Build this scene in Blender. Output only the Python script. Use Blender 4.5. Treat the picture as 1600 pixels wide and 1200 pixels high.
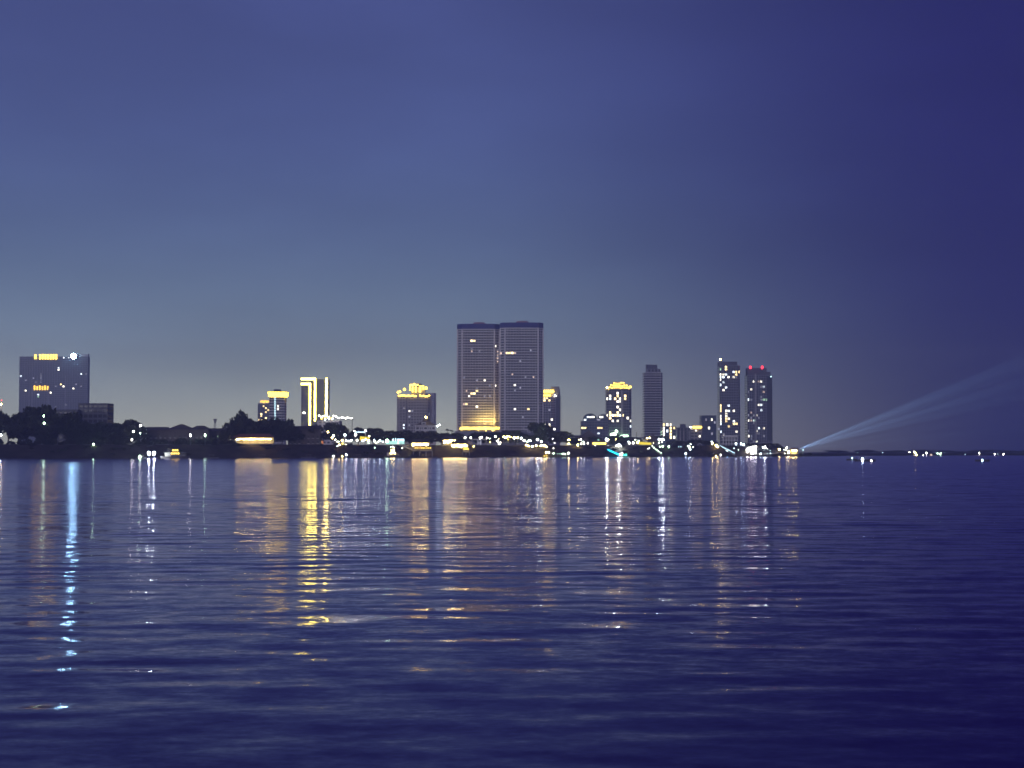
import bpy, math, random
import numpy as np
from mathutils import Vector

R = math.radians
sc = bpy.context.scene
for o in list(bpy.data.objects):
    bpy.data.objects.remove(o)
random.seed(7)
rng = np.random.default_rng(7)

# ------------------------------------------------------------------ camera
F = 2400.0            # focal length in photo pixels (1600 wide)
CAM_H = 4.5           # eye height above the river
HORIZON = 704.0       # photo row of the horizon
PITCH = math.atan((HORIZON - 600.0) / F)
cd = bpy.data.cameras.new('camera')
cd.sensor_width = 36.0
cd.lens = 36.0 * F / 1600.0
cd.clip_start = 0.5
cd.clip_end = 12000.0
cam = bpy.data.objects.new('camera', cd)
sc.collection.objects.link(cam)
cam.location = (0, 0, CAM_H)
cam.rotation_euler = (R(90) + PITCH, 0, 0)
sc.camera = cam

# ------------------------------------------------------------------ render set-up
sc.render.engine = 'CYCLES'
sc.cycles.use_denoising = True
sc.cycles.max_bounces = 6
sc.cycles.diffuse_bounces = 2
sc.cycles.glossy_bounces = 3
sc.cycles.transmission_bounces = 2
sc.cycles.volume_bounces = 1
sc.cycles.sample_clamp_indirect = 4.0
sc.cycles.filter_width = 1.6
sc.view_settings.view_transform = 'Standard'
sc.view_settings.look = 'None'
sc.view_settings.exposure = 0.0
sc.view_settings.gamma = 1.0
sc.view_settings.use_curve_mapping = False


def lin(c):
    return tuple(((v / 255.0) / 12.92 if v / 255.0 <= 0.04045 else ((v / 255.0 + 0.055) / 1.055) ** 2.4) for v in c)


# ------------------------------------------------------------------ world: dusk sky after sunset
world = bpy.data.worlds.new('World')
sc.world = world
world.use_nodes = True
nt = world.node_tree
nt.nodes.clear()


def N(tree, kind, **kw):
    n = tree.nodes.new(kind)
    for k, v in kw.items():
        setattr(n, k, v)
    return n


def ramp(tree, stops, fac):
    n = tree.nodes.new('ShaderNodeValToRGB')
    el = n.color_ramp.elements
    while len(el) < len(stops):
        el.new(0.5)
    for e, (p, c) in zip(el, stops):
        e.position = p
        e.color = tuple(c) + (1.0,)
    n.color_ramp.interpolation = 'B_SPLINE' if len(stops) > 5 else 'EASE'
    tree.links.new(fac, n.inputs[0])
    return n


SUN_AZ, SUN_EL = -70.0, -5.0       # the sun has set to the left, behind the hazy horizon
tc = N(nt, 'ShaderNodeTexCoord')
sep = N(nt, 'ShaderNodeSeparateXYZ')
nt.links.new(tc.outputs['Generated'], sep.inputs[0])
# elevation: z mapped 0..1 (0.30 = about 17 degrees, the top of the frame)
zc = N(nt, 'ShaderNodeMath', operation='MAXIMUM')
zc.inputs[1].default_value = 0.0
nt.links.new(sep.outputs['Z'], zc.inputs[0])
bright = [(0.0, lin((232, 230, 206))), (0.035, lin((188, 200, 196))), (0.075, lin((131, 154, 176))), (0.13, lin((94, 114, 154))),
          (0.20, lin((80, 95, 150))), (0.29, lin((71, 81, 138))), (0.45, lin((62, 71, 128))), (1.0, lin((50, 57, 116)))]
dark = [(0.0, lin((34, 36, 92))), (0.035, lin((34, 36, 95))), (0.075, lin((36, 38, 99))), (0.13, lin((38, 40, 103))),
        (0.20, lin((38, 39, 104))), (0.29, lin((35, 36, 98))), (0.45, lin((33, 34, 92))), (1.0, lin((32, 34, 88)))]
rb = ramp(nt, bright, zc.outputs[0])
rd = ramp(nt, dark, zc.outputs[0])
dot = N(nt, 'ShaderNodeVectorMath', operation='DOT_PRODUCT')
DK = R(60)
dot.inputs[1].default_value = (math.sin(DK), math.cos(DK), 0.0)
flat = N(nt, 'ShaderNodeCombineXYZ')
nt.links.new(sep.outputs['X'], flat.inputs[0])
nt.links.new(sep.outputs['Y'], flat.inputs[1])
nrm = N(nt, 'ShaderNodeVectorMath', operation='NORMALIZE')
nt.links.new(flat.outputs[0], nrm.inputs[0])
nt.links.new(nrm.outputs[0], dot.inputs[0])
mr = N(nt, 'ShaderNodeMapRange')
mr.interpolation_type = 'SMOOTHSTEP'
mr.inputs['From Min'].default_value = 0.44
mr.inputs['From Max'].default_value = 0.76
nt.links.new(dot.outputs['Value'], mr.inputs['Value'])
mix = N(nt, 'ShaderNodeMix', data_type='RGBA')
nt.links.new(mr.outputs['Result'], mix.inputs['Factor'])
nt.links.new(rb.outputs['Color'], mix.inputs['A'])
nt.links.new(rd.outputs['Color'], mix.inputs['B'])
# faint uneven cloud veil
cn = N(nt, 'ShaderNodeTexNoise')
cn.inputs['Scale'].default_value = 3.0
cn.inputs['Detail'].default_value = 5.0
cm = N(nt, 'ShaderNodeMapping')
cm.inputs['Scale'].default_value = (1.4, 1.4, 5.0)
cm.inputs['Rotation'].default_value = (0.25, 0.1, 0.0)
nt.links.new(tc.outputs['Generated'], cm.inputs[0])
nt.links.new(cm.outputs[0], cn.inputs['Vector'])
cr = N(nt, 'ShaderNodeMapRange')
cr.inputs['From Min'].default_value = 0.3
cr.inputs['From Max'].default_value = 0.7
cr.inputs['To Min'].default_value = 0.90
cr.inputs['To Max'].default_value = 1.10
nt.links.new(cn.outputs['Fac'], cr.inputs['Value'])
veil = N(nt, 'ShaderNodeMix', data_type='RGBA', blend_type='MULTIPLY')
veil.inputs['Factor'].default_value = 1.0
nt.links.new(mix.outputs['Result'], veil.inputs['A'])
nt.links.new(cr.outputs['Result'], veil.inputs['B'])
sky = N(nt, 'ShaderNodeTexSky')
sky.sky_type = 'NISHITA'
sky.sun_disc = False
sky.sun_elevation = R(SUN_EL)
sky.sun_rotation = R(SUN_AZ)
b1 = N(nt, 'ShaderNodeBackground')
b1.inputs['Strength'].default_value = 0.05
nt.links.new(sky.outputs[0], b1.inputs['Color'])
b2 = N(nt, 'ShaderNodeBackground')
b2.inputs['Strength'].default_value = 1.0
nt.links.new(veil.outputs['Result'], b2.inputs['Color'])
ad = N(nt, 'ShaderNodeAddShader')
nt.links.new(b1.outputs[0], ad.inputs[0])
nt.links.new(b2.outputs[0], ad.inputs[1])
wo = N(nt, 'ShaderNodeOutputWorld')
nt.links.new(ad.outputs[0], wo.inputs['Surface'])

# added fill sun, broad and low behind the viewer's left, to brighten facades
sl_ = bpy.data.lights.new('facade_fill_sun', 'SUN')
sl_.energy = 0.78
sl_.angle = R(40)
sl_.color = (0.88, 0.82, 0.97)
so_ = bpy.data.objects.new('facade_fill_sun', sl_)
sc.collection.objects.link(so_)
so_.rotation_euler = (R(76), 0, R(-28))

# ------------------------------------------------------------------ helpers
COL = sc.collection
GROUND = 8.0


def W(x, y, d):
    """photo pixel -> point on the upright plane at distance d"""
    cx, cy = (x - 800.0) / F, (600.0 - y) / F
    dy = math.cos(PITCH) - cy * math.sin(PITCH)
    dz = math.sin(PITCH) + cy * math.cos(PITCH)
    t = d / dy
    return Vector((cx * t, d, CAM_H + dz * t))


def mpp(d):
    return d / F


def tag(o, label=None, cat=None, group=None, kind=None):
    if label:
        o['label'] = label
    if cat:
        o['category'] = cat
    if group:
        o['group'] = group
    if kind:
        o['kind'] = kind
    return o


def empty(name, loc, label=None, cat=None, group=None, rz=0.0):
    o = bpy.data.objects.new(name, None)
    o.empty_display_size = 0.5
    COL.objects.link(o)
    o.location = loc
    o.rotation_euler = (0, 0, rz)
    return tag(o, label, cat, group)


def put(name, mesh, parent=None, loc=(0, 0, 0), rz=0.0, scale=None, rx=0.0, ry=0.0):
    o = bpy.data.objects.new(name, mesh)
    COL.objects.link(o)
    o.parent = parent
    o.location = loc
    o.rotation_euler = (rx, ry, rz)
    if scale:
        o.scale = scale
    return o


class MB:
    def __init__(self):
        self.v, self.f = [], []

    def box(self, x0, x1, y0, y1, z0, z1):
        b = len(self.v)
        self.v += [(x0, y0, z0), (x1, y0, z0), (x1, y1, z0), (x0, y1, z0), (x0, y0, z1), (x1, y0, z1), (x1, y1, z1), (x0, y1, z1)]
        self.f += [tuple(b + i for i in q) for q in ((0, 3, 2, 1), (4, 5, 6, 7), (0, 1, 5, 4), (1, 2, 6, 5), (2, 3, 7, 6), (3, 0, 4, 7))]
        return self

    def prism(self, poly, z0, z1, top=None):
        b, n = len(self.v), len(poly)
        top = top or poly
        self.v += [(p[0], p[1], z0) for p in poly] + [(p[0], p[1], z1) for p in top]
        self.f += [tuple(b + i for i in reversed(range(n))), tuple(b + n + i for i in range(n))]
        for i in range(n):
            j = (i + 1) % n
            self.f.append((b + i, b + j, b + n + j, b + n + i))
        return self

    def cyl(self, cx, cy, z0, z1, r0, r1=None, n=8):
        r1 = r0 if r1 is None else r1
        p = [(cx + r0 * math.cos(2 * math.pi * i / n), cy + r0 * math.sin(2 * math.pi * i / n)) for i in range(n)]
        t = [(cx + r1 * math.cos(2 * math.pi * i / n), cy + r1 * math.sin(2 * math.pi * i / n)) for i in range(n)]
        return self.prism(p, z0, z1, t)

    def ball(self, c, r, nu=8, nv=6, sz=1.0):
        b = len(self.v)
        self.v.append((c[0], c[1], c[2] - r * sz))
        for j in range(1, nv):
            a = -math.pi / 2 + math.pi * j / nv
            for i in range(nu):
                t = 2 * math.pi * i / nu
                self.v.append((c[0] + r * math.cos(a) * math.cos(t), c[1] + r * math.cos(a) * math.sin(t), c[2] + r * sz * math.sin(a)))
        self.v.append((c[0], c[1], c[2] + r * sz))
        e = len(self.v) - 1
        for i in range(nu):
            k = (i + 1) % nu
            self.f.append((b, b + 1 + k, b + 1 + i))
            for j in range(nv - 2):
                p = b + 1 + j * nu
                self.f.append((p + i, p + k, p + nu + k, p + nu + i))
            p = b + 1 + (nv - 2) * nu
            self.f.append((p + i, p + k, e))
        return self

    def tube(self, pts, r, n=6):
        """round bar through points; r number or list"""
        pts = [Vector(p) for p in pts]
        rs = r if isinstance(r, (list, tuple)) else [r] * len(pts)
        b = len(self.v)
        for k, p in enumerate(pts):
            a = pts[max(0, k - 1)]
            c = pts[min(len(pts) - 1, k + 1)]
            d = (c - a).normalized()
            u = d.cross(Vector((0, 0, 1)) if abs(d.z) < 0.9 else Vector((1, 0, 0))).normalized()
            w = u.cross(d)
            for i in range(n):
                t = 2 * math.pi * i / n
                self.v.append(tuple(p + (u * math.cos(t) + w * math.sin(t)) * rs[k]))
        for k in range(len(pts) - 1):
            for i in range(n):
                j = (i + 1) % n
                self.f.append((b + k * n + i, b + k * n + j, b + (k + 1) * n + j, b + (k + 1) * n + i))
        self.f.append(tuple(b + i for i in reversed(range(n))))
        self.f.append(tuple(b + (len(pts) - 1) * n + i for i in range(n)))
        return self

    def hip(self, x0, x1, y0, y1, z0, z1, ridge=0.35, over=0.0):
        """hip roof: eaves rectangle up to a short ridge"""
        x0, x1, y0, y1 = x0 - over, x1 + over, y0 - over, y1 + over
        cx, cy = (x0 + x1) / 2, (y0 + y1) / 2
        rx, ry = (x1 - x0) / 2 * ridge, 0.02
        return self.prism([(x0, y0), (x1, y0), (x1, y1), (x0, y1)], z0, z1,
                          [(cx - rx, cy - ry), (cx + rx, cy - ry), (cx + rx, cy + ry), (cx - rx, cy + ry)])

    def mesh(self, name, mat, smooth=False):
        m = bpy.data.meshes.new(name)
        m.from_pydata(self.v, [], self.f)
        if mat:
            m.materials.append(mat)
        if smooth:
            m.polygons.foreach_set('use_smooth', [True] * len(m.polygons))
        m.update()
        return m

    def build(self, name, mat, parent=None, loc=(0, 0, 0), rz=0.0, smooth=False):
        return put(name, self.mesh(name, mat, smooth), parent, loc, rz)


# ------------------------------------------------------------------ materials
def surf(name, col, rough=0.8, spec=0.3, var=0.12, scale=0.4, metal=0.0):
    m = bpy.data.materials.new(name)
    m.use_nodes = True
    t = m.node_tree
    p = t.nodes['Principled BSDF']
    p.inputs['Roughness'].default_value = rough
    p.inputs['Specular IOR Level'].default_value = spec
    p.inputs['Metallic'].default_value = metal
    nz = N(t, 'ShaderNodeTexNoise')
    nz.inputs['Scale'].default_value = scale
    nz.inputs['Detail'].default_value = 5.0
    g = N(t, 'ShaderNodeTexCoord')
    t.links.new(g.outputs['Object'], nz.inputs['Vector'])
    r_ = ramp(t, [(0.3, tuple(max(0, c * (1 - var)) for c in col)), (0.7, tuple(min(1, c * (1 + var)) for c in col))], nz.outputs['Fac'])
    t.links.new(r_.outputs['Color'], p.inputs['Base Color'])
    return m


def glow(name, col, power, sample=True, var=0.0):
    m = bpy.data.materials.new(name)
    m.use_nodes = True
    t = m.node_tree
    t.nodes.clear()
    e = N(t, 'ShaderNodeEmission')
    e.inputs['Color'].default_value = tuple(col) + (1.0,)
    e.inputs['Strength'].default_value = power
    if var:
        oi = N(t, 'ShaderNodeObjectInfo')
        q = N(t, 'ShaderNodeMapRange')
        q.inputs['To Min'].default_value = power * (1 - var)
        q.inputs['To Max'].default_value = power * (1 + var)
        t.links.new(oi.outputs['Random'], q.inputs['Value'])
        t.links.new(q.outputs['Result'], e.inputs['Strength'])
    o = N(t, 'ShaderNodeOutputMaterial')
    t.links.new(e.outputs[0], o.inputs['Surface'])
    m.cycles.emission_sampling = 'FRONT' if sample else 'NONE'
    return m


def glass(name, col, rough=0.12):
    m = surf(name, col, rough, 0.6, 0.3, 0.15)
    return m


M = dict(
    white=surf('painted_concrete_white', (0.78, 0.73, 0.69)),
    cream=surf('painted_concrete_cream', (0.50, 0.47, 0.43)),
    grey=surf('concrete_grey', (0.32, 0.32, 0.34)),
    dgrey=surf('concrete_dark', (0.14, 0.14, 0.16)),
    blue=surf('blue_roof_cladding', (0.05, 0.06, 0.22), 0.5),
    pink=surf('pink_roof_shell', (0.40, 0.24, 0.26)),
    glass=glass('dark_window_glass', (0.025, 0.028, 0.04)),
    bglass=glass('blue_curtain_glass', (0.05, 0.08, 0.11), 0.2),
    roof=surf('dark_roof_tiles', (0.07, 0.055, 0.055), 0.7, 0.3, 0.25, 0.8),
    redroof=surf('red_roof_tiles', (0.20, 0.07, 0.05), 0.7),
    tent=surf('beige_tent_canvas', (0.45, 0.38, 0.33), 0.9),
    wood=surf('weathered_wood', (0.12, 0.09, 0.065), 0.8),
    metal=surf('painted_steel', (0.25, 0.25, 0.27), 0.45, 0.5),
    wmetal=surf('white_painted_steel', (0.7, 0.7, 0.72), 0.5),
    bark=surf('bark', (0.06, 0.045, 0.035), 0.9, 0.2, 0.3, 2.0),
    leaf=surf('leaf_green', (0.028, 0.042, 0.018), 0.75, 0.2, 0.45, 0.35),
    leaf2=surf('leaf_olive', (0.04, 0.045, 0.018), 0.75, 0.2, 0.45, 0.35),
    earth=surf('bank_earth', (0.05, 0.042, 0.034), 0.95, 0.1, 0.35, 0.12),
    hull=surf('boat_hull_paint', (0.10, 0.09, 0.10), 0.5, 0.4),
    pave=surf('pavement', (0.22, 0.21, 0.20), 0.9, 0.2, 0.2, 0.3),
    steps=surf('stone_steps', (0.16, 0.15, 0.14), 0.9, 0.2, 0.25, 0.5),
)
E = dict(
    warm=glow('window_warm', (1.0, 0.72, 0.30), 6.0, False, 0.5),
    pale=glow('window_pale', (1.0, 0.92, 0.72), 5.0, False, 0.5),
    cool=glow('window_cool', (0.80, 0.92, 1.0), 4.5, False, 0.5),
    mint=glow('window_mint', (0.60, 1.0, 0.62), 1.6, False, 0.3),
    dim=glow('window_dim', (0.75, 0.75, 0.95), 0.5, False, 0.4),
    peach=glow('window_peach', (1.0, 0.72, 0.55), 1.4, False, 0.3),
    gold=glow('gold_led', (1.0, 0.66, 0.05), 12.0),
    goldw=glow('gold_sign_light', (1.0, 0.65, 0.08), 8.0),
    amber=glow('amber_light', (1.0, 0.55, 0.06), 4.0),
    led=glow('warm_led_outline', (1.0, 0.78, 0.11), 40.0),
    lampw=glow('lamp_white', (1.0, 0.96, 0.82), 50.0),
    lampc=glow('lamp_cool_white', (0.72, 0.92, 1.0), 50.0),
    lampy=glow('lamp_warm', (1.0, 0.72, 0.20), 120.0),
    lampg=glow('lamp_green_white', (0.62, 1.0, 0.60), 50.0),
    lampo=glow('lamp_orange', (1.0, 0.30, 0.08), 60.0),
    hall=glow('hall_lamp', (1.0, 0.72, 0.22), 130.0),
    flood=glow('floodlight', (0.86, 0.98, 0.96), 420.0),
    beacon=glow('blue_white_beacon', (0.40, 0.80, 1.0), 170.0),
    cyan=glow('cyan_led', (0.01, 0.55, 0.95), 7.0),
    teal=glow('teal_lamp', (0.05, 0.9, 0.55), 6.0),
    sign=glow('blue_white_sign', (0.55, 0.85, 1.0), 6.0),
    signg=glow('green_white_panel', (0.45, 0.85, 0.75), 1.4),
    red=glow('red_beacon', (1.0, 0.03, 0.05), 6.0, False),
    strip=glow('cyan_white_strip', (0.55, 0.85, 0.95), 2.5),
)

# ------------------------------------------------------------------ water
SHORE = [(-900, 845), (-300, 850), (0, 858), (200, 872), (350, 890), (500, 930), (620, 965), (750, 1000), (870, 1030), (1000, 1060),
         (1130, 1095), (1250, 1140), (1290, 1200), (1330, 1330), (1500, 1400), (1700, 1450), (2300, 1500)]
SHX = [((p - 800) / F) * d for p, d in SHORE]
SHY = [d for p, d in SHORE]


def shore(x):
    return float(np.interp(x, SHX, SHY))


def ground_z(x):
    """height of the flat land behind the bank"""
    return float(np.interp(x, [165, 212, 290], [GROUND, 2.4, 0.8]))


CHOP = 1.5


def make_water():
    ys = [-40.0, -20.0, 0.0, 8.0]
    y = 13.0
    while y < 420:
        ys.append(y)
        y *= 1.0026
    while y < 1700:
        ys.append(y)
        y *= 1.05
    ys.append(1900.0)
    ys = np.array(ys)
    nc = 250
    u = np.linspace(-1, 1, nc)
    half = 0.46 * (ys + 30.0)
    half[:3] = 14.0
    half = np.maximum(half, 12.0)
    X = u[None, :] * half[:, None]
    Y = np.repeat(ys[:, None], nc, 1)
    Z = np.zeros_like(X)
    dY = np.gradient(ys)[:, None]
    g = np.random.default_rng(21)
    # slow gusts make some stretches smoother than others
    gust = np.ones_like(X)
    for _ in range(9):
        lx, ly = g.uniform(25, 110), g.uniform(12, 60)
        gust += 0.10 * np.sin(X / lx * 6.28 + Y / ly * 6.28 * g.choice([-1, 1]) + g.uniform(0, 6.28))
    gust = np.clip(gust, 0.45, 1.6)
    for i in range(80):
        lam = math.exp(g.uniform(math.log(0.55), math.log(9.0)))
        th = g.normal(0.06, 0.33)
        k = 2 * math.pi / lam
        kx, ky = k * math.sin(th), k * math.cos(th)
        sl = 0.0050 * (0.16 + 1.0 * math.exp(-((math.log(lam) - math.log(2.1)) / 0.5) ** 2))
        wgt = np.clip((lam / (dY / max(0.3, abs(math.cos(th)))) - 2.2) / 2.0, 0, 1)
        Z += gust * wgt * (sl / k) * np.sin(kx * X + ky * Y + g.uniform(0, 6.28))
    for i in range(26):                    # longer, very low swells
        lam = g.uniform(7, 26)
        th = g.normal(0.05, 0.22)
        k = 2 * math.pi / lam
        wgt = np.clip((lam / dY - 2.2) / 2.0, 0, 1)
        Z += gust * wgt * (0.0011 / k) * np.sin(k * math.sin(th) * X + k * math.cos(th) * Y + g.uniform(0, 6.28))
    ix = np.arange(len(ys) * nc).reshape(len(ys), nc)
    faces = np.stack([ix[:-1, :-1], ix[:-1, 1:], ix[1:, 1:], ix[1:, :-1]], -1).reshape(-1, 4)
    m = bpy.data.meshes.new('river_water')
    co = np.stack([X, Y, Z], -1).reshape(-1, 3)
    m.vertices.add(len(co))
    m.vertices.foreach_set('co', co.ravel())
    m.loops.add(faces.size)
    m.loops.foreach_set('vertex_index', faces.ravel().astype(np.int32))
    m.polygons.add(len(faces))
    m.polygons.foreach_set('loop_start', np.arange(0, faces.size, 4, dtype=np.int32))
    m.polygons.foreach_set('loop_total', np.full(len(faces), 4, dtype=np.int32))
    m.update(calc_edges=True)
    m.polygons.foreach_set('use_smooth', np.ones(len(faces), dtype=bool))
    mat = bpy.data.materials.new('river_water')
    mat.use_nodes = True
    t = mat.node_tree
    t.nodes.clear()
    tcn = N(t, 'ShaderNodeTexCoord')
    geo = N(t, 'ShaderNodeNewGeometry')
    sx = N(t, 'ShaderNodeSeparateXYZ')
    t.links.new(tcn.outputs['Object'], sx.inputs[0])
    # patches of wind: some stretches carry more fine chop than others
    rmap = N(t, 'ShaderNodeMapping')
    rmap.inputs['Scale'].default_value = (0.30, 1.0, 1.0)
    rmap.inputs['Rotation'].default_value = (0, 0, 0.06)
    t.links.new(tcn.outputs['Object'], rmap.inputs[0])
    rn = N(t, 'ShaderNodeTexNoise')
    rn.inputs['Scale'].default_value = 0.045
    rn.inputs['Detail'].default_value = 5.0
    t.links.new(rmap.outputs[0], rn.inputs['Vector'])
    rr = N(t, 'ShaderNodeMapRange')
    rr.inputs['From Min'].default_value = 0.35
    rr.inputs['From Max'].default_value = 0.65
    rr.inputs['To Min'].default_value = 0.55
    rr.inputs['To Max'].default_value = 1.25
    t.links.new(rn.outputs['Fac'], rr.inputs['Value'])
    # fine chop as a slope field: two sizes of ripple tilting the surface
    total = None
    for sc_, amp_, sxy in ((1.0, (0.075, 0.110), (0.5, 1.0)), (3.2, (0.050, 0.070), (0.6, 1.0)), (9.0, (0.03, 0.04), (0.8, 1.0))):
        ma = N(t, 'ShaderNodeMapping')
        ma.inputs['Scale'].default_value = (sxy[0], sxy[1], 1.0)
        ma.inputs['Rotation'].default_value = (0, 0, 0.14 if sc_ < 2 else -0.3)
        t.links.new(tcn.outputs['Object'], ma.inputs[0])
        nz = N(t, 'ShaderNodeTexNoise')
        nz.inputs['Scale'].default_value = sc_
        nz.inputs['Detail'].default_value = 2.0
        nz.inputs['Roughness'].default_value = 0.5
        t.links.new(ma.outputs[0], nz.inputs['Vector'])
        sub = N(t, 'ShaderNodeVectorMath', operation='SUBTRACT')
        sub.inputs[1].default_value = (0.5, 0.5, 0.5)
        t.links.new(nz.outputs['Color'], sub.inputs[0])
        mul = N(t, 'ShaderNodeVectorMath', operation='MULTIPLY')
        mul.inputs[1].default_value = (amp_[0] * CHOP, amp_[1] * CHOP, 0.0)
        t.links.new(sub.outputs[0], mul.inputs[0])
        if total is None:
            total = mul
        else:
            a_ = N(t, 'ShaderNodeVectorMath', operation='ADD')
            t.links.new(total.outputs[0], a_.inputs[0])
            t.links.new(mul.outputs[0], a_.inputs[1])
            total = a_
    scl = N(t, 'ShaderNodeVectorMath', operation='SCALE')
    t.links.new(total.outputs[0], scl.inputs[0])
    t.links.new(rr.outputs['Result'], scl.inputs['Scale'])
    addn = N(t, 'ShaderNodeVectorMath', operation='ADD')
    t.links.new(geo.outputs['Normal'], addn.inputs[0])
    t.links.new(scl.outputs[0], addn.inputs[1])
    nn = N(t, 'ShaderNodeVectorMath', operation='NORMALIZE')
    t.links.new(addn.outputs[0], nn.inputs[0])
    # capillary ripples below any of these sizes widen the gloss, more so out in the open river
    mp = N(t, 'ShaderNodeMapRange')
    mp.interpolation_type = 'SMOOTHSTEP'
    mp.inputs['From Min'].default_value = 20.0
    mp.inputs['From Max'].default_value = 300.0
    mp.inputs['To Min'].default_value = 0.075
    mp.inputs['To Max'].default_value = 0.15
    t.links.new(sx.outputs['Y'], mp.inputs['Value'])
    gl_ = N(t, 'ShaderNodeBsdfGlossy')
    gl_.inputs['Color'].default_value = (0.83, 0.785, 1.0, 1)
    t.links.new(mp.outputs['Result'], gl_.inputs['Roughness'])
    t.links.new(nn.outputs[0], gl_.inputs['Normal'])
    df_ = N(t, 'ShaderNodeBsdfDiffuse')
    df_.inputs['Color'].default_value = (0.022, 0.003, 0.115, 1)
    fr = N(t, 'ShaderNodeFresnel')
    fr.inputs['IOR'].default_value = 1.19
    t.links.new(nn.outputs[0], fr.inputs['Normal'])
    ms = N(t, 'ShaderNodeMixShader')
    t.links.new(fr.outputs[0], ms.inputs[0])
    t.links.new(df_.outputs[0], ms.inputs[1])
    t.links.new(gl_.outputs[0], ms.inputs[2])
    om = N(t, 'ShaderNodeOutputMaterial')
    t.links.new(ms.outputs[0], om.inputs['Surface'])
    m.materials.append(mat)
    o = put('river_water', m)
    tag(o, 'calm dark blue river water with long low ripples', kind='structure')
    return o


make_water()

# ------------------------------------------------------------------ land: river bank and flat ground, plus the bed below the water


def make_land():
    xs = list(np.arange(-1500, 1650, 9.0))
    prof = [(-60, -3.0), (-6, -1.6), (0, -0.15), (1.5, 0.35), (5, 1.2), (9, 2.6), (14, 4.6), (18, 6.2), (22, 7.5), (25, 8.0), (40, 8.05), (120, 8.1)]
    g = np.random.default_rng(3)
    v, f = [], []
    nr = len(prof) + 5
    for x in xs:
        s = shore(x) + 1.3 * math.sin(x * 0.11) + 0.8 * math.sin(x * 0.37 + 1)
        k = ground_z(x) / GROUND
        for dy, z in prof:
            j = g.uniform(-0.25, 0.25) if 1 < z < 8 else 0
            v.append((x, s + dy, z * (k if z > 0 else 1) + j))
        for yy in (1750, 2100, 2600, 3100, 3300):
            v.append((x, yy, GROUND * k + 0.1))
    for i in range(len(xs) - 1):
        for j in range(nr - 1):
            f.append((i * nr + j, (i + 1) * nr + j, (i + 1) * nr + j + 1, i * nr + j + 1))
    m = bpy.data.meshes.new('river_bank')
    m.from_pydata(v, [], f)
    m.materials.append(M['earth'])
    m.update()
    o = put('river_bank', m)
    tag(o, 'dark earth river bank with flat land behind it', kind='structure')
    # river bed, one sheet under the water
    b = MB().box(-1500, 1641, -60, 1600, -3.6, -3.2).build('river_bed', M['earth'])
    tag(b, 'muddy river bed below the water', kind='structure')
    # paved promenade along the top of the bank
    v, f = [], []
    px = [x for x in xs if -520 < x < 200]
    for x in px:
        s = shore(x)
        v += [(x, s + 26, 8.02), (x, s + 26, 8.17), (x, s + 34, 8.17), (x, s + 34, 8.02)]
    for i in range(len(px) - 1):
        for j in range(3):
            f.append((i * 4 + j, (i + 1) * 4 + j, (i + 1) * 4 + j + 1, i * 4 + j + 1))
    m = bpy.data.meshes.new('promenade')
    m.from_pydata(v, [], f)
    m.materials.append(M['pave'])
    m.update()
    tag(put('promenade', m), 'paved promenade along the top of the bank', kind='structure')


make_land()

# ------------------------------------------------------------------ haze
hz = MB().box(-1560, 1700, -80, 3360, -5.0, 222.0).mesh('haze', None)
hm = bpy.data.materials.new('evening_haze')
hm.use_nodes = True
ht = hm.node_tree
ht.nodes.clear()
pv = N(ht, 'ShaderNodeVolumePrincipled')
pv.inputs['Color'].default_value = (0.68, 0.71, 1.0, 1)
pv.inputs['Density'].default_value = 0.00028
pv.inputs['Anisotropy'].default_value = 0.35
pv.inputs['Density Attribute'].default_value = ''
pv.inputs['Temperature Attribute'].default_value = ''
ho = N(ht, 'ShaderNodeOutputMaterial')
ht.links.new(pv.outputs[0], ho.inputs['Volume'])
hz.materials.append(hm)
tag(put('haze', hz), 'thin bluish evening haze over the river and city', kind='stuff')

# ------------------------------------------------------------------ towers


def plan(w, dep, c=0.0, c2=None):
    """footprint seen from above, front edge on y = 0 towards the river"""
    h = w / 2
    if c <= 0:
        return [(-h, 0), (h, 0), (h, dep), (-h, dep)]
    c2 = c if c2 is None else c2
    return [(-h + c, 0), (h - c, 0), (h, c2), (h, dep - c2), (h - c, dep), (-h + c, dep), (-h, dep - c2), (-h, c2)]


def grow(poly, o):
    """offset an outline outwards (convex, counter-clockwise)"""
    n, out = len(poly), []
    for i in range(n):
        a, b, c = Vector(poly[i - 1] + (0,)), Vector(poly[i] + (0,)), Vector(poly[(i + 1) % n] + (0,))
        d1, d2 = (b - a).normalized(), (c - b).normalized()
        n1, n2 = Vector((d1.y, -d1.x, 0)), Vector((d2.y, -d2.x, 0))
        k = (n1 + n2) / max(0.2, 1 + n1.dot(n2))
        out.append((b.x + k.x * o, b.y + k.y * o))
    return out


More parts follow.
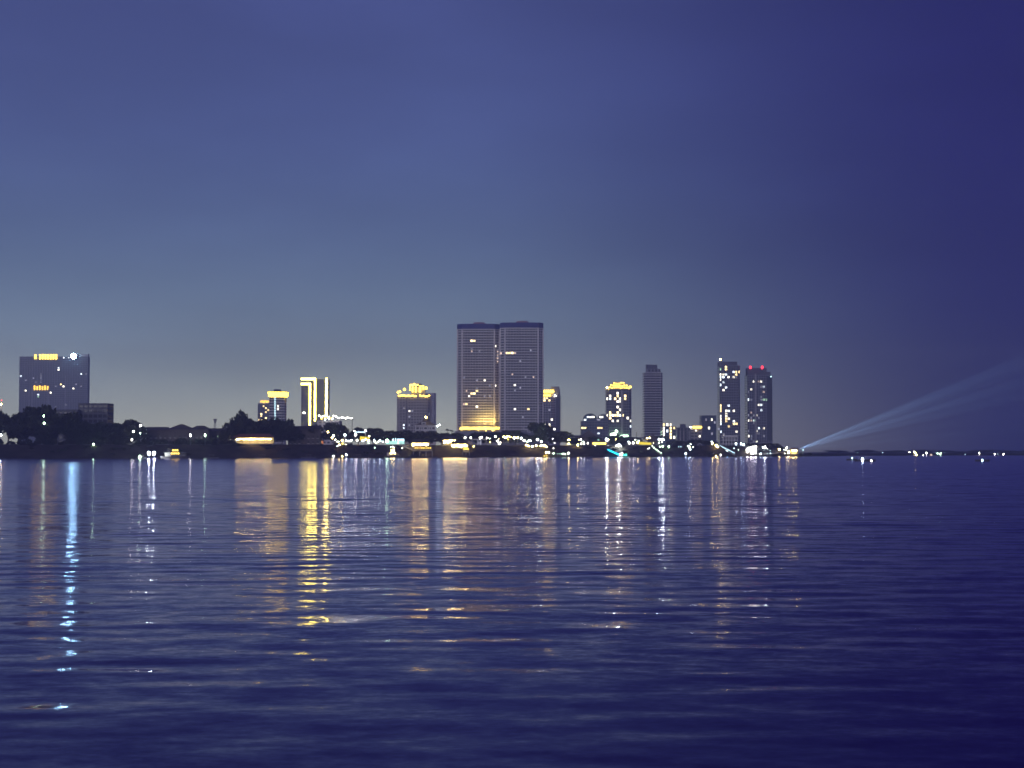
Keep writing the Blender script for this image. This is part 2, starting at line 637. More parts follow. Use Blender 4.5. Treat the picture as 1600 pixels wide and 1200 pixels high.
class Tower:
    def __init__(s, name, label, x0, x1, ytop, d, dep, fh=3.1, bay=3.4, cham=0.0, slab='white', col='white', gl='glass',
                 th=0.7, cw=0.5, proud=0.45, cat='tower', group=None, base=None, skip=0, cproud=None):
        xm = (x0 + x1) / 2
        a, b, t = W(x0, ytop, d), W(x1, ytop, d), W(xm, ytop, d)
        s.d, s.w, s.fh, s.bay, s.proud = d, b.x - a.x, fh, bay, proud
        s.base = GROUND if base is None else base
        s.root = empty(name, (t.x, d, s.base), label, cat, group)
        s.H = t.z - s.base
        s.poly = plan(s.w, dep, cham)
        s.dep = dep
        nf = int(s.H / fh)
        s.nf = nf
        MB().prism(s.poly, 0, s.H).build('window_glass', M[gl], s.root)['kind'] = 'stuff'
        sl = MB().prism(grow(s.poly, proud), -th / 2, th / 2).mesh('floor_slab', M[slab])
        z0 = s.H - nf * fh
        s.z0 = z0
        for i in range(skip, nf + 1):
            put('floor_slab', sl, s.root, (0, 0, z0 + i * fh - (th / 2 if i == nf else 0)))
        if cw > 0:
            cp = (proud - 0.06) if cproud is None else cproud
            cm_ = MB().box(-cw / 2, cw / 2, -cp, cp, 0, s.H - 0.05).mesh('column', M[col])
            n = len(s.poly)
            for i in range(n):
                p, q = Vector(s.poly[i] + (0,)), Vector(s.poly[(i + 1) % n] + (0,))
                L = (q - p).length
                k = max(1, round(L / bay))
                ang = math.atan2((q - p).y, (q - p).x)
                for j in range(k):
                    if i >= n // 2 + 1:
                        continue          # rear faces carry no columns
                    put('column', cm_, s.root, p.lerp(q, j / k), ang)
        s.cache = {}

    def lit(s, x, y, mat='warm', w=None, h=None, name='lit_window'):
        """lit window at a photo pixel, snapped to the bay and storey it belongs to"""
        p = W(x, y, s.d) - s.root.location
        zi = math.floor((p.z - s.z0) / s.fh)
        k = max(1, round(s.w / s.bay))
        bw = s.w / k
        xi = math.floor((p.x + s.w / 2) / bw)
        w = (bw * 0.86 if w is None else w)
        h = (s.fh * 0.78 if h is None else h)
        key = (mat, round(w, 2), round(h, 2))
        if key not in s.cache:
            s.cache[key] = MB().box(-w / 2, w / 2, -0.09, 0.02, -h / 2, h / 2).mesh(name, E[mat])
        return put(name, s.cache[key], s.root, (-s.w / 2 + (xi + 0.5) * bw, s.front(-s.w / 2 + (xi + 0.5) * bw) - 0.02, s.z0 + (zi + 0.5) * s.fh))

    def front(s, x):
        """y of the front outline at x"""
        n = len(s.poly)
        ys = []
        for i in range(n):
            (ax, ay), (bx, by) = s.poly[i], s.poly[(i + 1) % n]
            if min(ax, bx) <= x <= max(ax, bx) and abs(bx - ax) > 1e-6:
                ys.append(ay + (by - ay) * (x - ax) / (bx - ax))
        return min(ys) if ys else 0.0

    def px(s, x0, x1, y0, y1):
        """photo rectangle -> local x0, x1, z0, z1 on the front"""
        a, b = W(x0, y1, s.d), W(x1, y0, s.d)
        r = s.root.location
        return a.x - r.x, b.x - r.x, a.z - r.z, b.z - r.z

    def panel(s, x0, x1, y0, y1, mat, name, y=-0.7, dep=0.25):
        a, b, c, e = s.px(x0, x1, y0, y1)
        return MB().box(a, b, y, y + dep, c, e).build(name, mat, s.root)

    def rowlights(s, x0, x1, y, n, mat, r, name='lamp', yy=-0.9, jit=0.0):
        m = s.cache.get((mat, r)) or MB().ball((0, 0, 0), r, 6, 4).mesh(name, E[mat])
        s.cache[(mat, r)] = m
        for i in range(n):
            x = x0 + (x1 - x0) * (i + 0.5) / n
            p = W(x, y + random.uniform(-jit, jit), s.d) - s.root.location
            put(name, m, s.root, (p.x, yy, p.z))


# --- hazy hotel on the left, with the gold roof sign
t = Tower('hotel_tower', 'wide hazy hotel tower with gold rooftop sign and bright blue-white beacon', 31, 137, 557, 2600, 12, 3.5, 4.2,
          0, 'grey', 'grey', 'bglass', 1.2, 0.9, 0.5)
t.panel(118, 137, 553, 557, M['white'], 'parapet', 0.5, 10)
for i in range(7):
    t.panel(61.5 + i * 4.2, 64.3 + i * 4.2, 553.5, 561.5, E['goldw'], 'sign_letter', -1.2, 0.4)
t.panel(54, 57.5, 554, 561, E['goldw'], 'sign_letter', -1.2, 0.4)
for i in range(6):
    t.panel(53 + i * 4.1, 55.6 + i * 4.1, 602.5 + (i % 2) * 0.8, 609.5, E['amber'], 'sign_letter', -1.2, 0.4)
for x, y, m in ((33, 586, 'cool'), (41, 594, 'dim'), (39, 610, 'pale'), (51, 592, 'dim'), (55, 596, 'dim'), (90, 576, 'cool'), (90, 579, 'pale'), (86, 603, 'dim'),
                (95, 599, 'warm'), (98, 603, 'pale'), (78, 614, 'pale'), (60, 620, 'mint'), (61, 617, 'cool'), (117, 600, 'dim'), (113, 608, 'pale'), (126, 583, 'cool'),
                (134, 584, 'dim'), (125, 603, 'dim'), (85, 637, 'dim'), (101, 634, 'dim')):
    t.lit(x, y, m, 2.6, 4.2)
for i in range(6):
    t.lit(63, 583 + i * 3.0, 'dim', 1.6, 2.6)
for x in (45, 50, 102, 75):
    t.panel(x, x + 1.0, 586 if x == 102 else 606, 640, M['white'], 'fin', -1.3, 0.5)
for x in (99, 101, 107):
    t.lit(x, 559.5, 'cool', 2.0, 2.6)
p = W(116, 557, 2600) - t.root.location
bc = MB()
for k in range(14):
    a0 = 2 * math.pi * k / 14
    bc.v += [(4.9 * math.cos(a0), -3.0, 4.9 * math.sin(a0)), (2.2 * math.cos(a0), 0.4, 2.2 * math.sin(a0))]
bc.f = [(2 * k, 2 * k + 1, (2 * k + 3) % 28, (2 * k + 2) % 28) for k in range(14)] + [tuple(range(0, 28, 2)), tuple(range(27, 0, -2))]
bc.build('beacon_housing', M['metal'], t.root, (p.x, -1.2, p.z))
bl = MB()
bl.v = [(4.7 * math.cos(2 * math.pi * k / 14), y_, 4.7 * math.sin(2 * math.pi * k / 14)) for y_ in (-3.4, -3.1) for k in range(14)]
bl.f = [tuple(range(14)), tuple(range(27, 13, -1))] + [(k, k + 14, (k + 1) % 14 + 14, (k + 1) % 14) for k in range(14)]
bl.build('beacon_lens', E['beacon'], t.root, (p.x, -1.2, p.z))
MB().box(-0.5, 0.5, -1.5, 3.0, -5.5, -2.4).build('beacon_bracket', M['metal'], t.root, (p.x, -0.8, p.z))

# --- dark office block in front of it
t = Tower('office_block', 'dark unlit rectangular block rising over trees beside the hazy hotel', 123, 168, 630, 985, 14, 3.3, 3.0, 0, 'dgrey', 'dgrey', 'glass', 1.2, 0.6, 0.25, 'building')
t = Tower('apartment_house', 'low dark flat-roofed house among the trees below the hotel', 84, 121, 640, 980, 14, 3.2, 3.0, 0, 'dgrey', 'dgrey', 'glass', 1.3, 0.8, 0.25, 'building')
for x, y in ((96, 650), (110, 661)):
    t.lit(x, y, 'dim', 1.0, 1.0)

# --- slim tower with yellow crown and cyan strip
t = Tower('crowned_tower', 'slim grey tower with glowing yellow crown and vertical cyan strip', 421, 444, 620, 1700, 16, 3.0, 2.7, 0, 'white', 'grey', 'glass', 1.1, 0.45, 0.4)
a, b, c, e = t.px(417.5, 446, 612.5, 619.5)
MB().prism(grow(plan(b - a - 1.6, t.dep + 1), 0.2), c, e, grow(plan(b - a - 1.6, t.dep + 1), 0.8)).build('crown', E['gold'], t.root, (0.3, -0.8, 0))
MB().prism(grow(plan(b - a - 1.6, t.dep + 1), 0.9), e, e + 0.7).build('crown_cornice', M['dgrey'], t.root, (0.3, -0.8, 0))
a, b, c, e = t.px(427, 437, 608, 612.4)
MB().box(a, b, 4, 11, c - 0.6, e).build('plant_room', M['dgrey'], t.root)
for i in range(15):
    t.panel(429.0, 430.7, 621 + i * 2.75, 622.9 + i * 2.75, E['strip'], 'light_strip', -0.9, 0.2)
for x, y in ((433.5, 636), (433.5, 640), (436, 641)):
    t.lit(x, y, 'pale', 1.4, 2.0)

# --- small lit tower behind it
t = Tower('lit_tower', 'small hazy tower with warm lamps behind the yellow-crowned tower', 403, 421, 630, 2500, 18, 3.2, 3.6, 0, 'grey', 'grey', 'bglass', 0.8, 0.6, 0.4)
t.rowlights(407, 420, 628, 6, 'amber', 1.7, jit=1.5)
for x, y in ((413, 634), (414, 637), (418, 641), (417, 645), (409, 648), (409, 651), (417, 652), (405, 655), (408, 656)):
    t.lit(x, y, 'warm', 2.4, 3.0)

# --- hazy tower with LED outlines
t = Tower('outlined_tower', 'hazy tower outlined with bright warm LED corner lines', 471, 512, 592, 2700, 30, 3.4, 4.0, 0, 'grey', 'grey', 'bglass', 0.5, 0.5, 0.4)
for (x0, x1, y0, y1) in ((470.6, 493.6, 590.6, 593.8), (491.0, 493.6, 594.2, 658), (470.6, 485.6, 598.4, 601.4), (483.0, 485.6, 601.8, 664.5), (508.6, 511.6, 591, 651)):
    t.panel(x0, x1, y0, y1, E['led'], 'light_line', -1.4, 0.6)
t.panel(486.3, 490.0, 598, 660, M['wood'], 'lit_wall', -0.75, 0.2)
t.rowlights(473, 477, 645, 2, 'lampw', 0.8)
t = Tower('terrace_block', 'pale low block with a row of lamps along its roof terrace', 497, 530, 657, 1500, 18, 3.3, 4.0, 0, 'white', 'white', 'glass', 1.7, 1.6, 0.3, 'building')
t.rowlights(497, 531, 652, 9, 'lampw', 0.55, jit=2.6)
t.rowlights(500, 521, 653, 4, 'goldw', 1.0, jit=1.0)
t.rowlights(500, 522, 654.5, 4, 'lampc', 0.6, jit=0.6)
t.rowlights(532, 550, 653, 6, 'lampw', 0.42, yy=4, jit=1.2)
t.panel(530.5, 551, 655, 656, M['grey'], 'terrace_slab', 1, 8)
t.panel(549, 550, 656, 690, M['grey'], 'terrace_post', 4, 1)

# --- stepped tower with lit gold crown
t = Tower('gold_topped_tower', 'grey apartment tower with ornate gold lit crown pavilion', 620.5, 672, 618, 1850, 26, 3.4, 3.3, 3.0, 'cream', 'cream', 'glass', 1.7, 1.35, 0.35)
t.panel(634.2, 636.4, 621, 676, M['dgrey'], 'shaft', -0.62, 0.3)
t.panel(620, 623, 621, 676, M['cream'], 'pilaster', -0.62, 0.3)
t.rowlights(622, 651, 618.5, 13, 'goldw', 1.1, jit=0.8)
t.rowlights(655, 672, 618.5, 6, 'goldw', 1.1, jit=1.2)
for x, y, r in ((621.5, 613, 1.5), (624.5, 612, 1.5), (631.5, 608.5, 1.7)):
    t.rowlights(x, x + 1, y, 1, 'goldw', r)
for (x0, x1, y0, y1) in ((640, 653.5, 600, 602.5), (643.5, 645.5, 602.5, 612.5), (648.5, 650.5, 602.5, 612.5), (639.5, 641, 602.5, 610), (655, 662, 602, 604.5),
                         (654.5, 657.5, 604.8, 612.5), (660, 662, 604.8, 609), (663.5, 667.5, 604.2, 608), (646, 648, 598.5, 599.8)):
    t.panel(x0, x1, y0, y1, E['goldw'], 'lit_cornice', 3.0, 1.0)
a, b, c, e = t.px(642, 664, 604, 618)
MB().box(a, b, 4.4, 14, c, e).build('crown_pavilion', M['cream'], t.root)
MB().hip(a, b, 4.4, 14, e, e + 4.0, 0.3, 0.6).build('crown_roof', M['roof'], t.root)
for x, y, m in ((640.5, 644, 'pale'), (644, 644, 'dim'), (633, 640, 'dim'), (633, 665, 'cool'), (633, 669.5, 'cool'), (640, 665.5, 'dim'), (668, 645, 'dim'), (640, 649, 'dim')):
    t.lit(x, y, m, 2.0, 2.6)
t = Tower('slab_block', 'plain pale hazy tower behind the gold-crowned apartment tower', 663, 680, 614, 2350, 20, 3.3, 3.6, 2, 'white', 'white', 'bglass', 1.1, 1.2, 0.3)
for x, y in ((674, 650), (678, 645.5), (676, 650)):
    t.lit(x, y, 'dim', 3.6, 1.4)

# --- the twin towers
for nm, lab, x0, x1, yt, d, lits in (
    ('twin_tower', 'tall blue-capped twin tower with warm floodlight washing its lowest storeys', 715, 779.6, 514, 1812,
     [(736, 534, 'warm'), (740.5, 534, 'warm'), (737, 543.5, 'dim'), (772.5, 541, 'pale'), (745, 595, 'dim'), (758.5, 595, 'pale'), (773, 604, 'pale'), (745, 611.5, 'warm'), (738, 615.5, 'warm'),
      (741, 616, 'warm'), (732, 620, 'pale'), (765, 617, 'dim'), (727, 633, 'warm'), (731, 633, 'warm'), (745, 637, 'pale')]),
    ('twin_tower', 'tall blue-capped twin tower with a bright cluster of lit windows high up', 781.8, 848, 512, 1790,
     [(791, 550, 'warm'), (795, 550, 'warm'), (799, 550, 'warm'), (785, 551, 'peach'), (803, 551, 'peach'), (803, 602, 'pale'), (802.5, 641, 'pale'), (825, 641, 'warm')])):
    t = Tower(nm, lab, x0, x1, yt, d, 34, 3.12, 3.15, 5.4, 'white', 'white', 'glass', 1.2, 0.42, 0.75, cproud=0.45)
    # plain corner piers
    for sx in (-1, 1):
        for px_ in ((sx * (t.w / 2 - 5.4), 0.0), (sx * t.w / 2, 5.4)):
            MB().box(-1.1, 1.1, -0.62, 0.6, 0, t.H - 0.5).build('corner_pier', M['white'], t.root, (px_[0], px_[1], 0))
    MB().prism(grow(t.poly, 0.95), 0, 6.0, grow(t.poly, 0.7)).build('roof_cap', M['blue'], t.root, (0, 0, t.H + 0.05))
    MB().prism([(9 * math.cos(i * math.pi / 6), 5 * math.sin(i * math.pi / 6)) for i in range(12)], 0, 2.6,
               [(6 * math.cos(i * math.pi / 6), 3 * math.sin(i * math.pi / 6)) for i in range(12)]).build('roof_dome', M['pink'], t.root, (1.0, 9, t.H + 6.0))
    for x, y, m in lits:
        t.lit(x, y, m, 3.0 if m in ('warm', 'peach') else 2.2, 2.6)
    rw = random.Random(int(x0))
    for k in range(8):
        t.lit(rw.uniform(x0 + 9, x1 - 9), rw.uniform(530, 664), rw.choice(('dim', 'dim', 'peach', 'dim')), 1.7, 2.2)
    if x0 < 750:
        # podium roof with floodlights that wash the facade
        t.rowlights(719, 735, 669.5, 5, 'goldw', 1.6, 'podium_lamp', -6.0, 0.6)
        t.rowlights(736, 781, 669.0, 12, 'goldw', 1.5, 'podium_lamp', -6.0, 0.7)
        p = W(768, 671, 1800) - t.root.location
        MB().box(-t.w / 2 - 3, t.w / 2 + 3, -12, -0.9, 0, p.z - 2.0).build('podium', M['grey'], t.root)
        for fx, fe in ((0.0, 28000.0), (9.0, 42000.0), (17.0, 36000.0)):
            la = bpy.data.lights.new('facade_floodlight', 'SPOT')
            la.energy = fe
            la.color = (1.0, 0.68, 0.16)
            la.spot_size = R(120)
            la.spot_blend = 1.0
            la.shadow_soft_size = 0.6
            lo = bpy.data.objects.new('facade_floodlight', la)
            COL.objects.link(lo)
            lo.parent = t.root
            lo.location = (fx, -11.0, p.z - 1.0)
            lo.rotation_euler = (R(140), 0, 0)
        # lit soffit of the link between the two towers
        for i in range(8):
            t.panel(776.6, 778.6, 546 + i * 2.6, 547.7 + i * 2.6, E['peach'] if i % 2 else E['dim'], 'lit_window', -0.9, 0.1)
    else:
        p = W(800, 672, 1800) - t.root.location
        MB().box(-t.w / 2 - 1, t.w / 2 + 6, -9, -0.9, 0, p.z - 2).build('podium', M['dgrey'], t.root)
        for (xa, xb, ya, yb) in ((816.5, 837, 671, 672.5), (816.5, 818.5, 668, 671), (826, 828.5, 668, 677), (836, 837.5, 668, 677), (823.5, 825, 672.6, 676), (793, 794.5, 667, 676)):
            t.panel(xa, xb, ya, yb, M['white'], 'entrance_frame', -10.2, 0.6)

# --- tower right of the twins with balconies and gold top
t = Tower('balcony_tower', 'grey tower with gold lit top storeys and stepped balconies beside the twin towers', 845, 868, 620, 2050, 22, 3.2, 3.4, 0, 'white', 'white', 'bglass', 0.9, 0.9, 0.3)
a, b, c, e = t.px(868, 876.5, 604, 700)
MB().prism([(a, 1.0), (b - 1.0, 1.0), (b - 1.0, 19), (a, 19)], 0, e - 8).build('side_wing', M['dgrey'], t.root)
MB().prism([(a - 6.5, 0.5), (b - 0.6, 0.5), (b - 0.6, 19.4), (a - 6.5, 19.4)], e - 8, e, [(a - 5.5, 1.5), (b - 2.4, 1.5), (b - 2.4, 18), (a - 5.5, 18)]).build('wing_roof', M['grey'], t.root)
bal = MB().box(a + 0.5, b + 0.5, -0.5, 16, -0.45, 0.45).mesh('balcony', M['grey'])
for i in range(20):
    put('balcony', bal, t.root, (0, 0, 8 + i * 3.2))
t.rowlights(846, 865, 611.5, 6, 'goldw', 2.2)
t.panel(845.5, 860.5, 616.5, 619, E['goldw'], 'lit_cornice', -0.9, 0.4)
a, b, c, e = t.px(846, 865, 613.3, 620)
MB().box(a, b, 0.6, 12, c, e).build('top_storey', M['cream'], t.root)
t.rowlights(866.5, 868.5, 618.5, 1, 'lampw', 0.9)
for x, y, m in ((852, 622, 'warm'), (855, 622, 'warm'), (849, 625, 'warm'), (860, 626, 'warm'), (860, 640, 'dim'), (860.5, 655, 'pale'), (850, 662, 'pale'), (858, 663, 'pale'), (860, 666.5, 'warm'), (866, 671, 'pale')):
    t.lit(x, y, m, 2.4, 2.8)
t.panel(864, 865, 620.5, 690, M['pink'], 'fin', -0.8, 0.5)

# --- glass block with two rounded tops
t = Tower('arched_block', 'low greenish glass block with two rounded roof humps', 908, 950, 658, 1750, 20, 3.1, 3.0, 0, 'grey', 'grey', 'bglass', 0.5, 0.35, 0.25, 'building')
for (x0, x1, yt) in ((911.5, 933, 646), (934, 950, 647)):
    a, b, c, e = t.px(x0, x1, yt, 658)
    cx, rx, rz = (a + b) / 2, (b - a) / 2, e - c
    ring = [(cx + rx * math.cos(i * math.pi / 12), c + rz * math.sin(i * math.pi / 12) ** 0.6) for i in range(13)]
    m = MB()
    n = len(ring)
    m.v = [(p[0], 1.0, p[1]) for p in ring] + [(p[0], 17.0, p[1]) for p in ring]
    m.f = [tuple(range(n)), tuple(reversed(range(n, 2 * n)))] + [(i, i + n, (i + 1) % n + n, (i + 1) % n) for i in range(n)]
    m.build('arched_roof', M['bglass'], t.root)
for x, y, m, w in ((913, 657, 'cool', 2.4), (918, 652.5, 'cool', 2), (922, 651.5, 'pale', 2.4), (926, 652.5, 'pale', 2.6), (938, 652.8, 'pale', 4), (937, 657.5, 'dim', 4), (910, 668, 'warm', 2), (914.5, 668, 'warm', 2),
                   (934, 670.5, 'warm', 2.6), (939.5, 670, 'warm', 2.6), (935, 676, 'cool', 2.4)):
    o = t.lit(x, y, m, w, 1.6)

# --- tower with lit domed crown and many lit windows
t = Tower('crown_light_tower', 'dark apartment tower with yellow-green lit domed crown and scattered lit flats', 947.5, 986.5, 608, 1780, 24, 3.2, 2.9, 3.0, 'grey', 'grey', 'glass', 0.8, 0.5, 0.35)
t.panel(970, 973.2, 610, 676, M['cream'], 'pilaster', -0.65, 0.3)
for (x0, x1, y0, y1) in ((948.5, 984.5, 604.5, 607.6), (953, 981, 600.8, 604.3), (958, 976, 597.3, 600.6)):
    a, b, c, e = t.px(x0, x1, y0, y1)
    MB().box(a, b, 1.5, 20, c, e).build('crown_tier', M['cream'], t.root)
    nl = max(5, int((x1 - x0) / 3.2))
    t.rowlights(x0, x1, y0 + 1.5, nl, 'goldw', 0.85, 'crown_lamp', 0.6, 1.0)
t.rowlights(947, 950, 605.5, 1, 'lampy', 0.8)
t.rowlights(983, 986, 604.5, 2, 'goldw', 1.2)
for x, y, m in ((954.5, 619, 'pale'), (954, 623, 'cool'), (950, 623, 'pale'), (963.5, 613, 'pale'), (963.5, 617, 'warm'), (963, 623, 'warm'), (964, 627, 'pale'), (968, 623.5, 'pale'), (968, 627, 'pale'), (978, 620, 'warm'),
                (978.5, 623, 'warm'), (967, 635.5, 'pale'), (969, 640, 'pale'), (950, 647, 'pale'), (954.5, 643, 'warm'), (954.5, 646, 'warm'), (954, 650, 'warm'), (953.5, 653.5, 'warm'), (959, 647, 'pale'),
                (963.5, 643, 'warm'), (963.5, 647, 'warm'), (963, 651, 'warm'), (966.5, 644, 'pale'), (967.5, 651, 'cool'), (974, 650.5, 'warm'), (979.5, 651.5, 'pale'), (985, 656, 'pale'), (983, 665, 'cool'),
                (959, 659.5, 'pale'), (963.5, 659.5, 'pale')):
    t.lit(x, y, m, 2.1, 2.7)
t.rowlights(954, 962, 679, 4, 'lampg', 1.0, jit=1.0)
t.rowlights(962, 964, 674, 2, 'lampg', 0.9, jit=2)
t.rowlights(966, 981, 681, 6, 'lampg', 0.7)

# --- banded tower
t = Tower('banded_tower', 'unlit tower banded with pale balcony rows and a stepped boxy top', 1006.5, 1034.5, 582, 2050, 24, 3.35, 6.0, 2.0, 'white', 'grey', 'glass', 1.1, 0.4, 0.8)
a, b, c, e = t.px(1011, 1032, 576, 582)
MB().box(a, b, 3, 21, c, e).build('upper_storey', M['grey'], t.root)
for i in range(4):
    MB().box(a + 2 + i * 4.6, a + 4.6 + i * 4.6, 2.7, 3.1, c + 1, e - 0.8).build('window', M['glass'], t.root)
a, b, c, e = t.px(1011, 1027.5, 570, 576)
MB().box(a, b, 5, 19, c, e).build('roof_box', M['dgrey'], t.root)
MB().box(a - 0.4, b + 0.4, 4.6, 19.4, e, e + 0.6).build('roof_cornice', M['grey'], t.root)

# --- low lit blocks between the banded tower and the right-hand pair
t = Tower('lit_block', 'low block with vertical warm and green lit stairwells next to banded tower', 1034.5, 1056, 666, 1500, 14, 3.1, 3.0, 0, 'grey', 'grey', 'bglass', 0.7, 0.4, 0.3, 'building')
for x, y, m in ((1035.5, 668, 'pale'), (1037, 665.8, 'warm'), (1039, 668, 'warm'), (1042, 665, 'pale'), (1042, 671, 'cool'), (1046, 665.5, 'pale'), (1050, 668, 'warm'), (1053, 669, 'warm'), (1050, 671, 'warm'),
                (1035.5, 675, 'pale'), (1035.5, 678, 'pale'), (1035.5, 681, 'pale'), (1045.5, 678, 'warm'), (1045.5, 681, 'warm'), (1045.5, 684, 'pale'), (1051.5, 685, 'pale')):
    t.lit(x, y, m, 1.5, 2.4)
t = Tower('balcony_block', 'dark grey block with white balcony frames and a roof hut', 1058, 1079, 668, 1560, 16, 3.4, 3.4, 0, 'dgrey', 'grey', 'glass', 0.8, 1.0, 0.3, 'building')
a, b, c, e = t.px(1064, 1072, 662.5, 668)
MB().box(a, b, 3, 9, c, e).build('roof_hut', M['dgrey'], t.root)
for xx in (1062, 1067.5, 1076):
    t.panel(xx, xx + 1.6, 673, 690, M['cream'], 'balcony_frame', -0.7, 0.3)
t = Tower('gold_band_block', 'low pale block with glowing gold parapet band', 1079, 1096, 670, 1650, 16, 3.2, 3.4, 0, 'cream', 'cream', 'glass', 1.2, 1.0, 0.3, 'building')
t.rowlights(1082, 1096, 667.5, 6, 'goldw', 1.3, 'band_lamp')
t.rowlights(1077.5, 1080.5, 667.5, 1, 'lampw', 0.8)
for x, y, m in ((1088, 674, 'pale'), (1094, 682, 'pale')):
    t.lit(x, y, m, 1.5, 2.2)
t = Tower('glass_block', 'plain blue-grey glass block left of the tall right-hand pair', 1096.5, 1119, 649, 1800, 22, 3.3, 3.2, 0, 'dgrey', 'dgrey', 'bglass', 0.5, 0.3, 0.2)
for x, y, m in ((1114, 653.5, 'pale'), (1108.5, 668, 'pale'), (1102.5, 654, 'dim'), (1116, 661, 'dim'), (1111, 676, 'dim')):
    t.lit(x, y, m, 1.7, 3.6)

# --- the two tall right-hand towers
t = Tower('right_tower', 'tall tower with columns of lit windows and amber lamp on its roof corner', 1124.5, 1156, 571, 1950, 24, 3.3, 3.1, 2.0, 'grey', 'grey', 'glass', 0.9, 0.7, 0.35)
a, b, c, e = t.px(1124.5, 1152, 565, 571)
MB().box(a, b, 1, 20, c, e).build('roof_screen', M['dgrey'], t.root)
t.rowlights(1124, 1127, 561.5, 1, 'lampy', 1.0, 'roof_lamp', 1.0)
p = W(1125.5, 565, 1950) - t.root.location
MB().cyl(p.x, 1.0, p.z, p.z + 2.4, 0.2).build('roof_mast', M['metal'], t.root)
for x, y, m in ((1127.5, 578, 'mint'), (1127.5, 576, 'mint'), (1133, 574, 'warm'), (1134, 577, 'warm'), (1128.5, 584, 'pale'), (1128.7, 587, 'pale'), (1128.7, 590, 'cool'), (1128.5, 594, 'pale'), (1126, 590, 'cool'),
                (1127, 601, 'cool'), (1128.7, 598, 'cool'), (1131.5, 608, 'pale'), (1133, 604.5, 'cool'), (1134, 584, 'cool'), (1137.5, 588, 'pale'), (1145, 583, 'cool'), (1145.5, 590.5, 'pale'), (1149, 580.5, 'warm'),
                (1149, 584, 'warm'), (1153, 580.5, 'warm'), (1148.5, 590.5, 'dim'), (1127.5, 634, 'warm'), (1127.5, 637, 'warm'), (1127.5, 640, 'warm'), (1137, 633.5, 'cool'), (1145.5, 641, 'pale'), (1134, 643, 'pale'),
                (1134, 646, 'pale'), (1134, 650, 'pale'), (1134, 653, 'warm'), (1134, 657, 'warm'), (1137, 643, 'cool'), (1139, 643, 'dim'), (1128, 652, 'pale'), (1128, 655, 'pale'), (1128, 660, 'pale'), (1126, 661, 'cool'),
                (1139.5, 653, 'pale'), (1140, 656, 'pale'), (1145.5, 657, 'cool'), (1148.5, 661, 'warm'), (1149, 664, 'warm'), (1139.5, 666, 'warm'), (1128, 674.5, 'cool'), (1131.5, 677, 'dim'), (1152, 675, 'pale'), (1125, 668.5, 'dim')):
    t.lit(x, y, m, 2.2, 2.8)
t = Tower('right_tower', 'tall darker tower with two red beacons on its stepped roof', 1168, 1206.5, 586, 1950, 26, 3.3, 3.1, 2.0, 'grey', 'grey', 'glass', 0.8, 0.8, 0.35)
a, b, c, e = t.px(1168.5, 1198, 575, 586)
MB().box(a, b, 1, 18, c, e).build('roof_screen', M['dgrey'], t.root)
a, b, c, e = t.px(1198, 1204, 581, 586)
MB().box(a, b, 1, 18, c, e).build('roof_step', M['dgrey'], t.root)
for x in (1172.5, 1191):
    p = W(x, 574, 1950) - t.root.location
    MB().cyl(p.x, 0.4, p.z - 3, p.z - 0.6, 0.25).build('beacon_mast', M['metal'], t.root)
    MB().ball((p.x, 0.4, p.z), 1.5, 8, 5, 1.4).build('red_beacon', E['red'], t.root)
t.rowlights(1203, 1206, 588.5, 1, 'sign', 0.8, 'roof_lamp')
t.panel(1180, 1181.5, 584, 690, M['cream'], 'fin', -0.8, 0.4)
t.panel(1199, 1206, 588, 688, M['glass'], 'glass_bay', -0.75, 0.3)
for x, y, m in ((1172.5, 609, 'pale'), (1171.5, 623.5, 'cool'), (1174, 623.5, 'dim'), (1199, 609, 'mint'), (1202, 609, 'mint'), (1193.5, 626, 'mint'), (1196, 626, 'mint'), (1199, 626, 'mint'), (1202, 626, 'mint'),
                (1171, 658.5, 'pale'), (1173.5, 658.5, 'peach'), (1180, 658, 'mint'), (1180, 656, 'cool'), (1176, 653.5, 'dim'), (1176.5, 650, 'dim'), (1177, 663, 'dim'), (1202, 663, 'cool'), (1183, 672, 'pale'),
                (1192.5, 670, 'pale'), (1169, 675, 'dim'), (1170.5, 682, 'pale'), (1173.5, 682, 'dim'), (1192.5, 681.5, 'dim'), (1201.5, 650, 'dim'), (1168.8, 650, 'dim')):
    t.lit(x, y, m, 2.0, 2.8)

rw = random.Random(11)
for k in range(26):
    t.lit(rw.uniform(1169.5, 1197), rw.uniform(594, 692), rw.choice(('dim', 'dim', 'cool', 'pale', 'peach')), 1.8, 2.4)

# --- white colonnaded house below the pair
t = Tower('white_villa', 'small white arcaded building below the right-hand towers', 1130, 1152, 682, 1250, 10, 3.0, 2.4, 0, 'white', 'white', 'glass', 0.7, 0.8, 0.35, 'building')
a, b, c, e = t.px(1130, 1152, 680, 682)
MB().box(a - 0.4, b + 0.4, -0.6, 10.4, e - 0.9, e).build('cornice', M['white'], t.root)
a, b, c, e = t.px(1132, 1150, 684, 700)
MB().box(a, b, -0.42, -0.3, e - 1.2, e - 0.4).build('frieze', M['cream'], t.root)

# ------------------------------------------------------------------ trees


